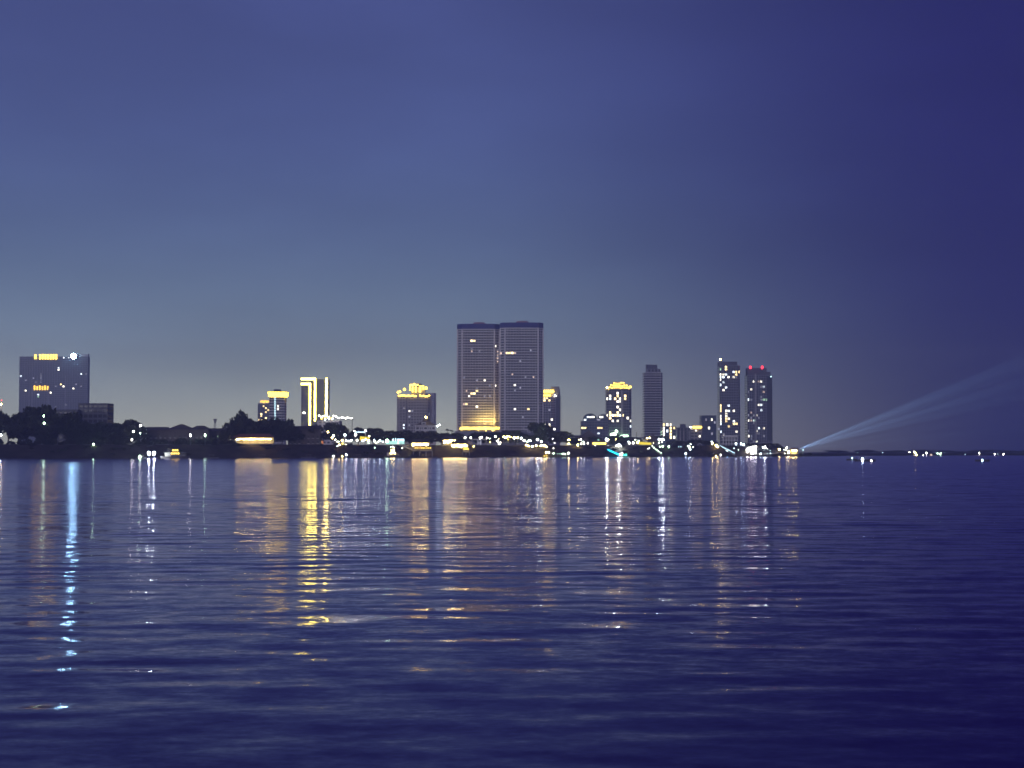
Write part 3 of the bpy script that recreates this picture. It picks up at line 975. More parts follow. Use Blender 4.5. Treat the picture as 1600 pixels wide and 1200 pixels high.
def crown_mesh(name, mat, seed, n=1500, lobes=9, rx=1.0, rz=0.8, leaf=0.11):
    """leaf faces spread through a few uneven lobes; unit radius, base at z = 0"""
    g = np.random.default_rng(seed)
    c = np.stack([g.normal(0, 0.42 * rx, lobes), g.normal(0, 0.42 * rx, lobes), rz * (0.75 + g.uniform(-0.45, 0.55, lobes))], 1)
    r = g.uniform(0.26, 0.5, lobes)
    k = g.choice(lobes, n, p=r ** 2 / (r ** 2).sum())
    d = g.normal(0, 1, (n, 3))
    d /= np.linalg.norm(d, axis=1)[:, None]
    p = c[k] + d * (r[k] * g.uniform(0.55, 1.08, n))[:, None] * np.array([1.0, 1.0, 0.8])
    a = g.normal(0, 1, (n, 3))
    a /= np.linalg.norm(a, axis=1)[:, None]
    b = np.cross(a, g.normal(0, 1, (n, 3)))
    b /= np.linalg.norm(b, axis=1)[:, None]
    s = g.uniform(0.6, 1.4, n)[:, None] * leaf
    v = np.stack([p - a * s, p + b * s * 0.6, p + a * s, p - b * s * 0.6], 1).reshape(-1, 3)
    f = np.arange(4 * n).reshape(-1, 4)
    m = bpy.data.meshes.new(name)
    m.from_pydata(v.tolist(), [], f.tolist())
    m.materials.append(mat)
    m.update()
    return m, c


CROWNS = []
for i in range(6):
    cm_, cc = crown_mesh('crown', M['leaf' if i % 2 else 'leaf2'], 40 + i, lobes=7 + i)
    tr = MB()
    tr.tube([(0, 0, -1.1), (0.03, 0.02, -0.5), (0.0, 0.0, 0.1), (0.02, 0, 0.55)], [0.075, 0.06, 0.045, 0.02], 7)
    for q in cc[:5]:
        tr.tube([(0, 0, -0.15), (q[0] * 0.5, q[1] * 0.5, 0.2 + q[2] * 0.2), (q[0], q[1], q[2])], [0.035, 0.025, 0.008], 5)
    CROWNS.append((cm_, tr.mesh('trunk', M['bark'])))


def tree(x, ytop, wpx, d, label, group=None, kind=None, base=None):
    """broad-leaved tree: photo column, top row, crown width in pixels"""
    p = W(x, ytop, d)
    z0 = ground_z(p.x) if base is None else base
    h = max(4.0, p.z - z0)
    w = wpx * mpp(d)
    t = empty('tree', (p.x, d, z0), label, 'tree', group, random.uniform(0, 6.28))
    c, tr = CROWNS[random.randrange(6) if kind is None else kind]
    trunk = h * 0.2
    sz = (h - trunk) / 1.35
    put('crown', c, t, (0, 0, trunk - 0.02 * sz), 0, (w / 1.7, w / 1.7, sz))
    put('trunk', tr, t, (0, 0, trunk), 0, (w / 2.2, w / 2.2, max(trunk / 1.08, sz * 0.7)))
    return t


LBS = iter(['dark tree left of the hazy hotel under the red light', 'dark tree just left of the hazy hotel edge', 'dark tree under the left corner of the hazy hotel', 'tallest dark tree under the gold letters of the hazy hotel', 'dark tree in front of the low flat-roofed house left side', 'dark tree in front of the low flat-roofed house right side', 'dark tree at the foot of the unlit rectangular block left side', 'dark tree at the foot of the unlit rectangular block right side', 'lower front tree near the white lamp below the hotel', 'lower front tree below the two greenish lamps', 'lower front tree below the flat-roofed house'])
for x, yt, w, d in ((-12, 632, 46, 925), (14, 640, 44, 915), (38, 637, 46, 930), (62, 631, 52, 925), (86, 646, 40, 905), (108, 642, 44, 918), (130, 656, 42, 905), (150, 660, 44, 900), (30, 662, 40, 893), (75, 664, 42, 893), (115, 668, 38, 893)):
    tree(x, yt, w, d, next(LBS), 'trees on the bank below the hotel')
LBS = iter(['tree touching the right wall of the unlit block', 'tree between the unlit block and the white lamps', 'bushy tree behind the highest white lamp', 'small tree right of the highest white lamp', 'low front tree below the right wall of the unlit block', 'low front tree left of the three white lamps'])
for x, yt, w, d in ((176, 660, 34, 915), (190, 657, 38, 918), (206, 653, 40, 915), (222, 662, 30, 918), (172, 676, 34, 902), (198, 678, 30, 900)):
    tree(x, yt, w, d, next(LBS), 'trees beside the office block')
LBS = iter(['short tree beside the water tower', 'tallest ragged tree standing up above the restaurant roof', 'ragged tree right of the tallest ragged tree', 'tree below the small warm-lamp tower', 'lowest tree left of the lit restaurant'])
for x, yt, w, d in ((362, 658, 30, 935), (373, 641, 34, 938), (385, 648, 38, 935), (398, 655, 36, 940), (356, 668, 26, 925)):
    tree(x, yt, w, d, next(LBS), 'trees left of the crowned tower')
LBS = iter(['tree hiding the foot of the small warm-lamp tower', 'tree hiding the cyan strip foot of the yellow-crowned tower', 'pointed tree at the right foot of the yellow-crowned tower', 'tree right of the yellow-crowned tower', 'tree over the long low roofed hall', 'tree below the LED-outlined tower'])
for x, yt, w, d in ((412, 654, 36, 945), (428, 657, 34, 948), (441, 655, 26, 945), (452, 665, 34, 950), (472, 667, 40, 955), (492, 664, 36, 960)):
    tree(x, yt, w, d, next(LBS), 'trees below the crowned tower')
LBS = iter(['round tree in front of the roof-terrace block', 'round tree right of the roof-terrace block', 'tree behind the slim white canopy', 'round tree behind the glowing yellow promenade awning', 'tree behind the end of the promenade globe lamps', 'tree above the blue-white letters', 'tree left of the pale pavilion', 'tree in front of the pale pavilion wall', 'tree right of the pale pavilion', 'tree below the two small palms'])
for x, yt, w, d in ((523, 660, 30, 1010), (541, 663, 34, 1020), (560, 668, 34, 1030), (583, 665, 34, 1030), (604, 670, 36, 1035), (622, 672, 34, 1040), (640, 674, 36, 1045), (660, 678, 40, 1040), (690, 674, 36, 1060), (712, 674, 34, 1065)):
    tree(x, yt, w, d, next(LBS), 'trees behind the promenade')
LBS = iter(['tree behind the beige dome tent', 'tree behind the white truss frame', 'tree behind the yellow garden lamps', 'tree below the gap between the twin towers', 'tree left of the dome-shaped tree'])
for x, yt, w, d in ((735, 676, 34, 1080), (760, 675, 36, 1085), (785, 676, 32, 1085), (805, 672, 34, 1090), (826, 678, 30, 1085)):
    tree(x, yt, w, d, next(LBS), 'trees below the twin towers')
tree(848, 660, 40, 1085, 'large dome-shaped tree at the foot of the right twin tower', kind=3)
tree(874, 673, 38, 1095, 'broad dark tree in front of the balcony tower foot', kind=4)
LBS = iter(['tree at the left end of the pale long house', 'tree left of the first glaring floodlight', 'tree between the two glaring floodlights', 'tree right of the second glaring floodlight', 'tree behind the two thin poles'])
for x, yt, w, d in ((897, 684, 26, 1110), (937, 682, 26, 1115), (958, 679, 26, 1120), (972, 683, 26, 1120), (993, 684, 24, 1125)):
    tree(x, yt, w, d, next(LBS), 'trees below the domed-crown tower')
LBS = iter(['tree below the banded tower foot', 'tree below the stairwell-lit block', 'tree below the balcony-frame block', 'wide tree below the gold parapet block', 'tree below the blue-grey glass block', 'tree behind the glaring stage', 'round tree right of the red-beacon tower foot', 'last small tree of the near shore'])
for x, yt, w, d in ((1024, 681, 28, 1150), (1052, 688, 26, 1155), (1070, 689, 26, 1160), (1088, 686, 34, 1160), (1104, 690, 26, 1165), (1180, 692, 26, 1190), (1203, 692, 34, 1195), (1216, 697, 22, 1195)):
    tree(x, yt, w, d, next(LBS), 'trees below the right-hand towers')
LB = 'low hazy tree on the far shore'
for x, yt, w, d in ((1310, 703.5, 34, 2250), (1352, 703, 38, 2300), (1396, 703.5, 40, 2280), (1440, 702.5, 36, 2300), (1485, 703.5, 42, 2350), (1530, 703, 40, 2300), (1578, 703.5, 44, 2350), (1612, 703, 36, 2350)):
    tree(x, yt, w, d, LB, 'trees on the far shore', base=0.8)

# two sugar palms against the sky
for x, yt in ((699, 670), (705.5, 671)):
    p = W(x, yt, 1075)
    t = empty('palm_tree', (p.x, 1075, GROUND), 'small palm standing left of the twin tower podium', 'palm', 'palms left of the twin towers')
    h = p.z - GROUND
    MB().tube([(0, 0, 0), (0.15, 0, h * 0.5), (0, 0, h - 1.0)], [0.22, 0.17, 0.13]).build('trunk', M['bark'], t)
    m = MB()
    for i in range(16):
        a = i * 2.399
        u = random.uniform(-0.5, 1.2)
        pts = [Vector((0, 0, h - 1.0)), Vector((math.cos(a) * 0.8, math.sin(a) * 0.8, h - 1.0 + 0.7 * u)), Vector((math.cos(a) * 1.5, math.sin(a) * 1.5, h - 1.2 + 0.5 * u))]
        m.tube(pts, [0.06, 0.3, 0.03], 4)
    m.build('crown', M['leaf'], t)

# shrubs on the slope
sm, _ = crown_mesh('foliage', M['leaf'], 77, 260, 6, 1.1, 0.5, 0.2)
sm2, _ = crown_mesh('foliage', M['leaf2'], 78, 260, 6, 1.1, 0.5, 0.2)
for i in range(150):
    x = random.uniform(-420, 235)
    s = shore(x)
    k = random.uniform(6, 24)
    z = float(np.interp(k, [0, 5, 9, 14, 18, 22, 25], [-0.15, 1.2, 2.6, 4.6, 6.2, 7.5, 8.0])) * ground_z(x) / GROUND
    w = random.uniform(1.2, 2.6)
    o = put('shrub', sm if i % 2 else sm2, None, (x, s + k, z - 0.3), random.uniform(0, 6.28), (w, w, w * 0.75))
    tag(o, 'low dark shrub growing on the sloping river bank', 'shrub', 'shrubs on the river bank')

for k, x in enumerate(range(-10, 366, 13)):
    p = W(x, 690, 898)
    o = put('bush', sm if k % 2 else sm2, None, (p.x, shore(p.x) + 24 + random.uniform(0, 5), 7.6), random.uniform(0, 6.28), (3.6, 3.2, random.uniform(2.6, 4.6)))
    tag(o, 'dense dark bush in the hedge along the top of the left bank', 'bush', 'hedge bushes on the left bank')

# ------------------------------------------------------------------ houses on the bank


def house(x0, x1, yeave, ytop, d, label, dep=8.0, wall='cream', roof='roof', ridge=0.4, name='house', win=None, lit=()):
    a, b = W(x0, yeave, d), W(x1, ytop, d)
    xm = (a.x + b.x) / 2
    z0 = ground_z(xm)
    r = empty(name, (xm, d, z0), label, 'house')
    h = (b.x - a.x) / 2
    ze, zt = a.z - z0, b.z - z0
    MB().box(-h, h, 0, dep, 0, ze).build('wall', M[wall], r)
    MB().hip(-h, h, 0, dep, ze + 0.02, zt, ridge, 0.8).build('roof', M[roof], r)
    n = max(2, int(2 * h / 2.6)) if win is None else win
    gm = MB().box(-0.55, 0.55, -0.06, 0.02, -0.7, 0.7).mesh('window', M['glass'])
    fm = MB().box(-0.7, 0.7, -0.1, 0.0, -0.95, -0.8).mesh('sill', M['white'])
    for fl in range(max(1, int(ze / 3.2))):
        for i in range(n):
            xx = -h + 2 * h * (i + 0.5) / n
            if fl == 0 and i == n // 2:
                MB().box(-0.6, 0.6, -0.05, 0.02, 0, 2.2).build('door', M['wood'], r, (xx, 0, 0))
                continue
            w = put('window', gm, r, (xx, 0, fl * 3.2 + 1.7))
            s_ = put('sill', fm, w, (0, 0, 0))
    return r


house(225, 262, 672, 667, 925, 'long low dark-roofed house beside the white tree lamps', ridge=0.85, wall='roof')
house(262, 301, 671, 662.5, 920, 'low house with a pointed hip roof between bank trees', ridge=0.1, wall='roof')
house(297, 326, 671, 665, 918, 'small hip-roofed house next to the two tall white lamps', ridge=0.35, wall='roof')
house(322, 352, 674, 669, 928, 'low flat-looking house below the water tower', ridge=0.9, wall='roof')
house(450, 500, 671, 665.5, 950, 'long low roofed hall above the orange lamp row', ridge=0.85, wall='roof')
house(893, 921, 683, 680, 1120, 'pale long house with thin dark eaves beside the gabled hall', ridge=0.8)
house(906, 934, 684, 672, 1118, 'gabled dark-roofed hall below the round-topped glass block', ridge=0.05, wall='roof', roof='roof')
house(978, 1012, 686, 683, 1135, 'low long house right of the floodlights with two thin poles', ridge=0.85)
house(1006, 1036, 690, 679.5, 1140, 'gabled house above the yellow awning', ridge=0.05, wall='roof')
house(1104, 1122, 692, 689.5, 1170, 'small pale shed at the top of the lit ramp', ridge=0.7, win=2)
house(1206, 1222, 703, 700, 1180, 'tiny hut near the searchlight', ridge=0.5, wall='roof', win=2)

# pavilion with curved roof, dormer and lit finial
d = 1150
a, b = W(648, 664.5, d), W(682, 655, d)
xm = (a.x + b.x) / 2
pr = empty('pavilion', (xm, d, GROUND), 'pale pavilion with swept dark roof, dormer and glowing finial', 'pavilion')
h = (b.x - a.x) / 2
ze = a.z - GROUND
MB().box(-h + 1, h - 1, 0, 10, 0, ze - 0.2).build('wall', M['white'], pr)
MB().box(-h - 0.2, h + 0.2, -1.0, 11, ze - 0.2, ze + 0.25).build('eaves', M['white'], pr)
rf = MB()
prev = None
prof = [(1.0, 0.0), (0.66, 1.0), (0.42, 2.1), (0.24, 3.6), (0.05, 5.2)]
for (k0, z0), (k1, z1) in zip(prof[:-1], prof[1:]):
    q = lambda k: [(-h * k - 0.4 * k, 5 - 6.2 * k), (h * k + 0.4 * k, 5 - 6.2 * k), (h * k + 0.4 * k, 5 + 6.2 * k), (-h * k - 0.4 * k, 5 + 6.2 * k)]
    rf.prism(q(k0), ze + 0.25 + z0, ze + 0.25 + z1, q(k1))
rfo = rf.build('roof', M['roof'], pr)
MB().box(-1.7, 1.7, -0.6, 3, ze + 0.3, ze + 2.4).build('dormer', M['white'], rfo, (-1.4, 0, 0))
MB().box(-0.8, 0.8, -0.72, -0.58, ze + 0.9, ze + 1.7).build('dormer_window', M['glass'], rfo, (-1.4, 0, 0))
MB().ball((0, 5, ze + 6.2), 0.6, 8, 5).build('finial', E['lampy'], pr)
gm = MB().box(-0.9, 0.9, -0.08, 0.02, -0.6, 0.6).mesh('window', M['glass'])
for i in range(5):
    put('window', gm, pr, (-h + 2.2 + i * (2 * h - 4.4) / 4, 0, ze - 2.2))
for xx in (-h + 0.6, -h * 0.35, h * 0.35, h - 0.6):
    MB().box(-0.35, 0.35, -0.9, -0.3, 0, ze - 0.25).build('column', M['white'], pr, (xx, 0, 0))
wm = MB().ball((0, 0, 0), 0.45, 7, 5).mesh('wall_lamp', E['lampc'])
put('wall_lamp', wm, pr, (h + 0.9, -1.2, ze - 0.6))
put('wall_lamp', wm, pr, (h + 2.4, -1.2, ze + 0.2))

# water tower
p = W(336, 654.5, 935)
wt = empty('water_tower', (p.x, 935, GROUND), 'thin water tower with flared tank above the low houses', 'water tower')
h = p.z - GROUND
MB().cyl(0, 0, h - 2.6, h, 0.55, 1.1, 10).build('tank', M['grey'], wt)
for sx, sy in ((-1, -1), (1, -1), (1, 1), (-1, 1)):
    MB().tube([(sx * 0.8, sy * 0.8, 0), (sx * 0.4, sy * 0.4, h - 2.5)], 0.1, 5).build('leg', M['metal'], wt)
MB().box(-0.62, 0.62, -0.62, 0.62, h * 0.5, h * 0.5 + 0.12).build('brace', M['metal'], wt)
for x, yt in ((994.5, 675.5), (1003, 678)):
    p = W(x, yt, 1128)
    t = empty('flag_pole', (p.x, 1128, GROUND), 'thin dark pole rising over the low long house', 'pole', 'poles over the long house')
    MB().cyl(0, 0, 0, p.z - GROUND, 0.28, 0.2, 7).build('shaft', M['dgrey'], t)
    MB().ball((0, 0, p.z - GROUND), 0.35, 6, 4).build('finial', M['dgrey'], t)

# ------------------------------------------------------------------ street lamps and other single lights
BALLS = {}


def bank_z(x, y):
    s = shore(x)
    return float(np.interp(y - s, [-60, -6, 0, 1.5, 5, 9, 14, 18, 22, 25], [-3, -1.6, -0.15, 0.35, 1.2, 2.6, 4.6, 6.2, 7.5, 8.0])) * (ground_z(x) / GROUND)


def lamp(x, y, d, mat, r, label, group=None, sz=1.0, name='street_lamp', arm=False):
    p = W(x, y, d)
    while bank_z(p.x, d) > p.z - 1.6 and d > shore(p.x) - 3:
        d -= 1.5
        p = W(x, y, d)
    z0 = max(bank_z(p.x, d), -0.1)
    h = p.z - z0
    if h < 1.2:
        z0, h = p.z - 1.2, 1.2
    t = empty(name, (p.x, d, z0), label, 'lamp', group)
    key = (mat, round(r, 2), sz)
    if key not in BALLS:
        BALLS[key] = MB().ball((0, 0, 0), r * 0.58, 8, 6, sz).mesh('globe', E[mat])
    put('globe', BALLS[key], t, (0, 0, h))
    MB().cyl(0, 0, 0, h - r * sz * 0.9, 0.11, 0.07, 6).build('pole', M['metal'], t)
    MB().cyl(0, 0, 0, 0.5, 0.28, 0.16, 8).build('base', M['metal'], t)
    MB().cyl(0, 0, h - r * sz * 1.02, h - r * sz * 0.8, 0.16, 0.24, 8).build('collar', M['metal'], t)
    return t


def lamps(items, label, group, name='street_lamp'):
    for it in items:
        lamp(*it[:5], label, group, it[5] if len(it) > 5 else 1.0, name)


lamps([(1, 680, 905, 'lampc', 1.1), (40, 680, 902, 'lampw', 0.6, 1.6)], 'white lamp in the dark trees near the bank below the hazy hotel', 'lamps in the trees below the hotel')
lamps([(68.5, 650, 905, 'lampg', 0.6, 1.5), (69, 661.5, 903, 'lampg', 0.8, 1.4)], 'greenish lamp glowing through the tree below the hotel sign', 'greenish lamps in the hotel trees')
lamps([(146, 694, 893, 'lampg', 0.8)], 'greenish lamp low on the bank below the office block', None)
lamps([(182, 690, 898, 'lampw', 0.35, 1.8), (206, 687, 898, 'lampw', 0.6, 1.5), (208.5, 674, 902, 'lampw', 0.6, 1.5), (219.5, 665, 905, 'lampw', 0.75, 1.4), (202, 690, 898, 'lampw', 0.3)],
      'white lamp among the trees beside the office block', 'white lamps beside the office block')
lamps([(219, 677, 904, 'lampg', 0.45)], 'small green lamp lighting foliage beside the white tree lamps', None)
lamps([(297.5, 680, 905, 'lampw', 0.6, 2.4), (320.5, 680, 907, 'lampg', 0.55, 2.4)], 'tall narrow lamp in front of the low houses', 'narrow lamps by the low houses')
lamps([(1.5, 632, 1000, 'lampy', 0.9)], 'warm lamp on the roof line left of the hotel', None, 'roof_lamp')
lamps([(2.5, 625.5, 1002, 'red', 0.6)], 'small red light above the warm roof lamp', None, 'signal_lamp')
# promenade
lamps([(512.5, 675, 990, 'lampy', 0.62, 1.2), (521, 681, 985, 'lampw', 0.85), (519, 684, 986, 'lampy', 0.7), (524, 687, 984, 'lampw', 0.5), (527.5, 690, 982, 'lampw', 0.45)],
      'warm white lamp on the descending path left of the promenade', 'lamps on the descending path')
lamps([(534.5, 688, 985, 'lampy', 0.8), (541, 688.5, 986, 'lampc', 0.7), (545, 689, 987, 'lampc', 0.45), (549, 688, 988, 'lampc', 0.7), (558, 688, 990, 'lampw', 0.7), (567, 688.5, 992, 'lampc', 0.75),
       (571, 686.5, 992, 'lampw', 0.6), (576, 688.5, 994, 'lampc', 0.75), (585, 688.5, 996, 'lampc', 0.75), (593.5, 688.5, 998, 'lampc', 0.75), (598, 690, 999, 'lampc', 0.45)],
      'white globe lamp in the row along the promenade railing', 'globe lamps along the promenade')
lamps([(539, 679.5, 992, 'lampc', 0.85), (555.5, 679.5, 995, 'lampw', 1.0), (571, 673, 1000, 'lampw', 0.7), (554, 673.5, 1000, 'lampw', 0.45), (576.5, 681.5, 998, 'lampw', 0.6)],
      'taller bright lamp behind the promenade globe lamps', 'tall lamps behind the promenade')
lamps([(530.5, 695, 980, 'lampy', 0.6), (535, 693, 982, 'goldw', 0.8)], 'yellow lamp at the left end of the promenade wall', 'yellow lamps at the promenade end')
lamps([(521, 712.5, 944, 'lampc', 0.5), (541, 710.5, 950, 'lampc', 0.65), (535, 713, 947, 'lampy', 0.45)], 'globe standing in for a lamp reflection at the waterline below the promenade', 'waterline reflection globes below the promenade')  # glowing globes added as reflections of the promenade lamps in the water
# twin tower stretch
lamps([(727, 684, 1040, 'lampw', 0.75), (735.5, 684, 1042, 'lampw', 0.7), (750, 684.5, 1044, 'lampw', 0.65), (752.5, 683.2, 1045, 'lampw', 0.65), (761, 684.3, 1046, 'lampw', 0.75), (774, 682, 1050, 'lampw', 0.7)],
      'white lamp beside the tent and white arch below the twin towers', 'white lamps by the white arch')
lamps([(778, 689, 1046, 'lampw', 0.7), (780, 693, 1045, 'lampw', 0.8)], 'bright low lamp at the right of the white arch', 'low lamps right of the arch')
lamps([(787, 682.5, 1052, 'lampy', 0.6), (790, 684, 1052, 'lampg', 0.8), (793, 682, 1053, 'lampy', 0.6), (797, 682.5, 1053, 'lampy', 0.55), (794, 686.5, 1052, 'goldw', 0.7)],
      'yellow lamp in the garden cluster below the left twin tower', 'yellow garden lamps')
lamps([(803.5, 684, 1056, 'lampw', 0.95, 1.3), (809, 684, 1057, 'lampy', 0.65, 1.3), (814.5, 684.5, 1058, 'lampc', 0.85), (819, 688.5, 1058, 'lampw', 0.95), (828.5, 688.5, 1060, 'lampc', 0.75), (824, 690, 1060, 'lampg', 0.5)],
      'white lamp in the bright string below the right twin tower', 'bright string below the right twin tower')
lamps([(840, 687, 1062, 'flood', 0.8), (846, 690, 1063, 'flood', 0.55)], 'cold floodlight under the dome-shaped tree', 'cold floodlights under the dome tree')
lamps([(822.5, 695, 1055, 'lampy', 0.6), (826, 697, 1055, 'lampy', 0.75), (832, 697.5, 1056, 'lampw', 0.7), (838, 696, 1056, 'lampy', 0.7), (845, 696.5, 1057, 'lampy', 0.7), (850.5, 696, 1058, 'lampy', 0.8), (854, 698, 1058, 'lampy', 0.5)],
      'warm lamp in the lower row on the bank under the dome tree', 'warm lower row under the dome tree')
lamps([(853.5, 707, 1042, 'lampy', 0.7), (857.5, 707, 1042, 'lampw', 0.55), (850.5, 712.5, 1030, 'goldw', 0.5), (854, 712, 1030, 'goldw', 0.5)], 'yellow lamp on the landing at the foot of the ramp', 'landing lamps')
lamps([(865, 708.5, 1040, 'lampg', 0.45), (871, 709, 1040, 'signg', 0.6), (875, 709, 1041, 'signg', 0.7), (879.5, 709, 1042, 'lampg', 0.5), (883, 709.5, 1042, 'lampg', 0.4), (888.5, 708.2, 1043, 'lampw', 0.75)],
      'small greenish lamp in the string near the water below the broad tree', 'greenish waterside string')
lamps([(888.5, 687.5, 1075, 'lampy', 0.75), (888.5, 693, 1074, 'lampy', 0.6)], 'warm wall lamp at the left end of the pale long house', 'warm pair at the long house')
# domed-crown tower stretch
lamps([(902.8, 695.3, 1088, 'lampy', 0.8), (908, 687, 1092, 'lampw', 0.3, 3.5), (908, 693.5, 1090, 'lampw', 0.45, 2.2), (912.5, 692.5, 1090, 'lampw', 0.6, 1.6), (918.3, 692.5, 1091, 'lampw', 0.4, 1.8)],
      'upright lamp in front of the gabled hall', 'upright lamps by the gabled hall')
lamps([(948, 687, 1098, 'flood', 1.15), (967, 695.5, 1095, 'flood', 1.15), (963, 696.5, 1095, 'lampw', 0.6), (970.5, 697, 1095, 'lampw', 0.5)], 'large glaring white floodlight below the domed-crown tower', 'glaring floodlights below the domed-crown tower')
lamps([(940, 692.5, 1096, 'lampg', 0.6), (935, 688, 1098, 'signg', 1.2), (950.5, 687, 1100, 'lampy', 0.5)], 'greenish lamp beside the glaring floodlights', 'greenish lamps by the floodlights')
lamps([(983.5, 692, 1102, 'lampw', 0.85, 1.2), (989.5, 692, 1103, 'lampw', 0.85, 1.2), (993, 687.5, 1104, 'lampw', 0.35, 1.6)], 'round white lamp in front of the low long house', 'round lamps by the long house')
lamps([(996.5, 691.5, 1104, 'lampy', 0.7)], 'warm lamp at the left corner of the yellow awning', None)
lamps([(1011, 684.5, 1125, 'lampy', 0.4, 1.6), (1015, 684.5, 1125, 'lampy', 0.4, 1.6)], 'warm lamp under the gable above the yellow awning', 'warm pair under the gable')
lamps([(1030, 686.5, 1112, 'flood', 0.8), (1035.5, 686.5, 1113, 'flood', 0.95)], 'large cold lamp right of the yellow awning', 'cold pair right of the awning')
lamps([(1029.5, 692, 1110, 'lampg', 0.4), (1034, 691, 1110, 'lampw', 0.35), (1031.5, 698, 1106, 'lampg', 0.4), (1035.5, 697.5, 1106, 'lampg', 0.5, 1.5), (1045, 698, 1108, 'lampg', 0.6, 1.8)],
      'small greenish lamp below the cold pair', 'greenish lamps below the cold pair')
lamps([(1060.5, 698, 1110, 'sign', 0.4), (1064, 698, 1110, 'sign', 0.4)], 'faint small lamp on the bank below the balcony block', 'faint lamps below the balcony block')
lamps([(1076, 697, 1112, 'lampc', 0.65, 1.3), (1078.3, 702, 1110, 'lampc', 0.75, 1.3), (1071.5, 709, 1088, 'lampc', 0.6, 1.5), (1083, 698.5, 1112, 'lampw', 0.3)], 'cool lamp on the dark bank below the gold-band block', 'cool lamps below the gold-band block')
lamps([(1113, 692.8, 1130, 'lampy', 0.75, 1.3), (1119, 696, 1128, 'lampy', 0.95), (1121.5, 698.5, 1127, 'lampy', 0.7)], 'warm lamp at the head of the descending ramp', 'warm lamps at the ramp head')
lamps([(1119, 712.5, 1094, 'lampy', 0.55), (1126, 711, 1098, 'lampw', 0.45)], 'lamp at the waterline below the ramp', 'waterline lamps below the ramp')
lamps([(1136.5, 714, 1092, 'cyan', 0.45)], 'tiny cyan lamp at the foot of the ramp', None)
lamps([(1150, 693.5, 1150, 'lampc', 0.7, 1.5), (1158, 693.5, 1150, 'lampc', 0.75, 1.4), (1162, 695, 1150, 'lampc', 0.75, 1.4)], 'tall pole lamp right of the white arcaded building', 'pole lamps by the arcaded building')
lamps([(1188.5, 709, 1122, 'lampc', 0.5, 1.6), (1195, 699, 1150, 'flood', 0.75, 1.4), (1191.8, 699, 1150, 'lampc', 0.5, 1.3), (1204, 708.5, 1125, 'sign', 0.6), (1199, 709, 1125, 'sign', 0.3), (1203.5, 704, 1140, 'sign', 0.35)],
      'cool lamp right of the glaring stage lights', 'cool lamps right of the stage lights')
lamps([(1217.5, 702.5, 1160, 'lampy', 0.65, 1.5), (1229.5, 699.5, 1160, 'lampw', 0.65, 1.3), (1232.5, 705.5, 1155, 'lampy', 0.9), (1228, 703, 1158, 'lampy', 0.5), (1255, 703, 1165, 'sign', 0.55, 1.5)],
      'lamp beside the searchlight at the end of the near shore', 'lamps by the searchlight')
rs = random.Random(5)
for k in range(64):
    x = rs.uniform(506, 1245)
    if 640 < x < 735 or 1160 < x < 1190:
        continue
    mat, word = rs.choice((('lampw', 'white'), ('lampy', 'warm'), ('lampw', 'white'), ('lampc', 'bluish'), ('lampg', 'greenish')))
    y = rs.uniform(684, 701) if x < 1120 else rs.uniform(699, 709)
    side = 'promenade' if x < 640 else 'twin towers' if x < 900 else 'domed-crown tower' if x < 1000 else 'right-hand towers'
    lamp(x, y, float(np.interp(x, [500, 900, 1250], [985, 1085, 1160])) + rs.uniform(-4, 14), mat, rs.uniform(0.2, 0.36), 'tiny %s lamp scattered on the bank near the %s' % (word, side), '%s scattered lamps near the %s' % (word, side))
# far shore
FAR = 'small white lamp on the dark far shore'
lamps([(1379, 707, 1440, 'sign', 0.4, 1.5), (1421, 706.5, 1440, 'lampw', 0.35, 1.8), (1442.5, 711.5, 1420, 'lampw', 0.42, 1.6), (1447.5, 708, 1440, 'lampw', 0.5, 2.2), (1465, 708.5, 1450, 'lampg', 0.45, 1.7), (1469, 709.5, 1450, 'lampg', 0.5),
       (1471, 707, 1450, 'lampw', 0.3), (1508, 710, 1450, 'sign', 0.4), (1530, 708, 1460, 'lampw', 0.5, 2.0), (1554, 709.5, 1460, 'lampw', 0.5, 1.7), (1559, 709.5, 1462, 'sign', 0.4), (1568, 709.5, 1462, 'lampw', 0.55, 2.0),
       (1340, 707.5, 1430, 'signg', 0.6), (1476, 706.5, 1450, 'signg', 0.4)], FAR, 'lamps on the far shore')
lamps([(1430, 707.5, 1440, 'lampy', 0.9, 1.2), (1432, 710.5, 1435, 'lampy', 0.7), (1428, 705.5, 1442, 'lampw', 0.4)], 'warm bright lamp in the cluster on the far shore', 'warm cluster on the far shore')
lamps([(1455, 711, 1430, 'peach', 1.6)], 'dull peach-coloured globe lamp on the far shore', None)

# ------------------------------------------------------------------ riverside restaurants and halls


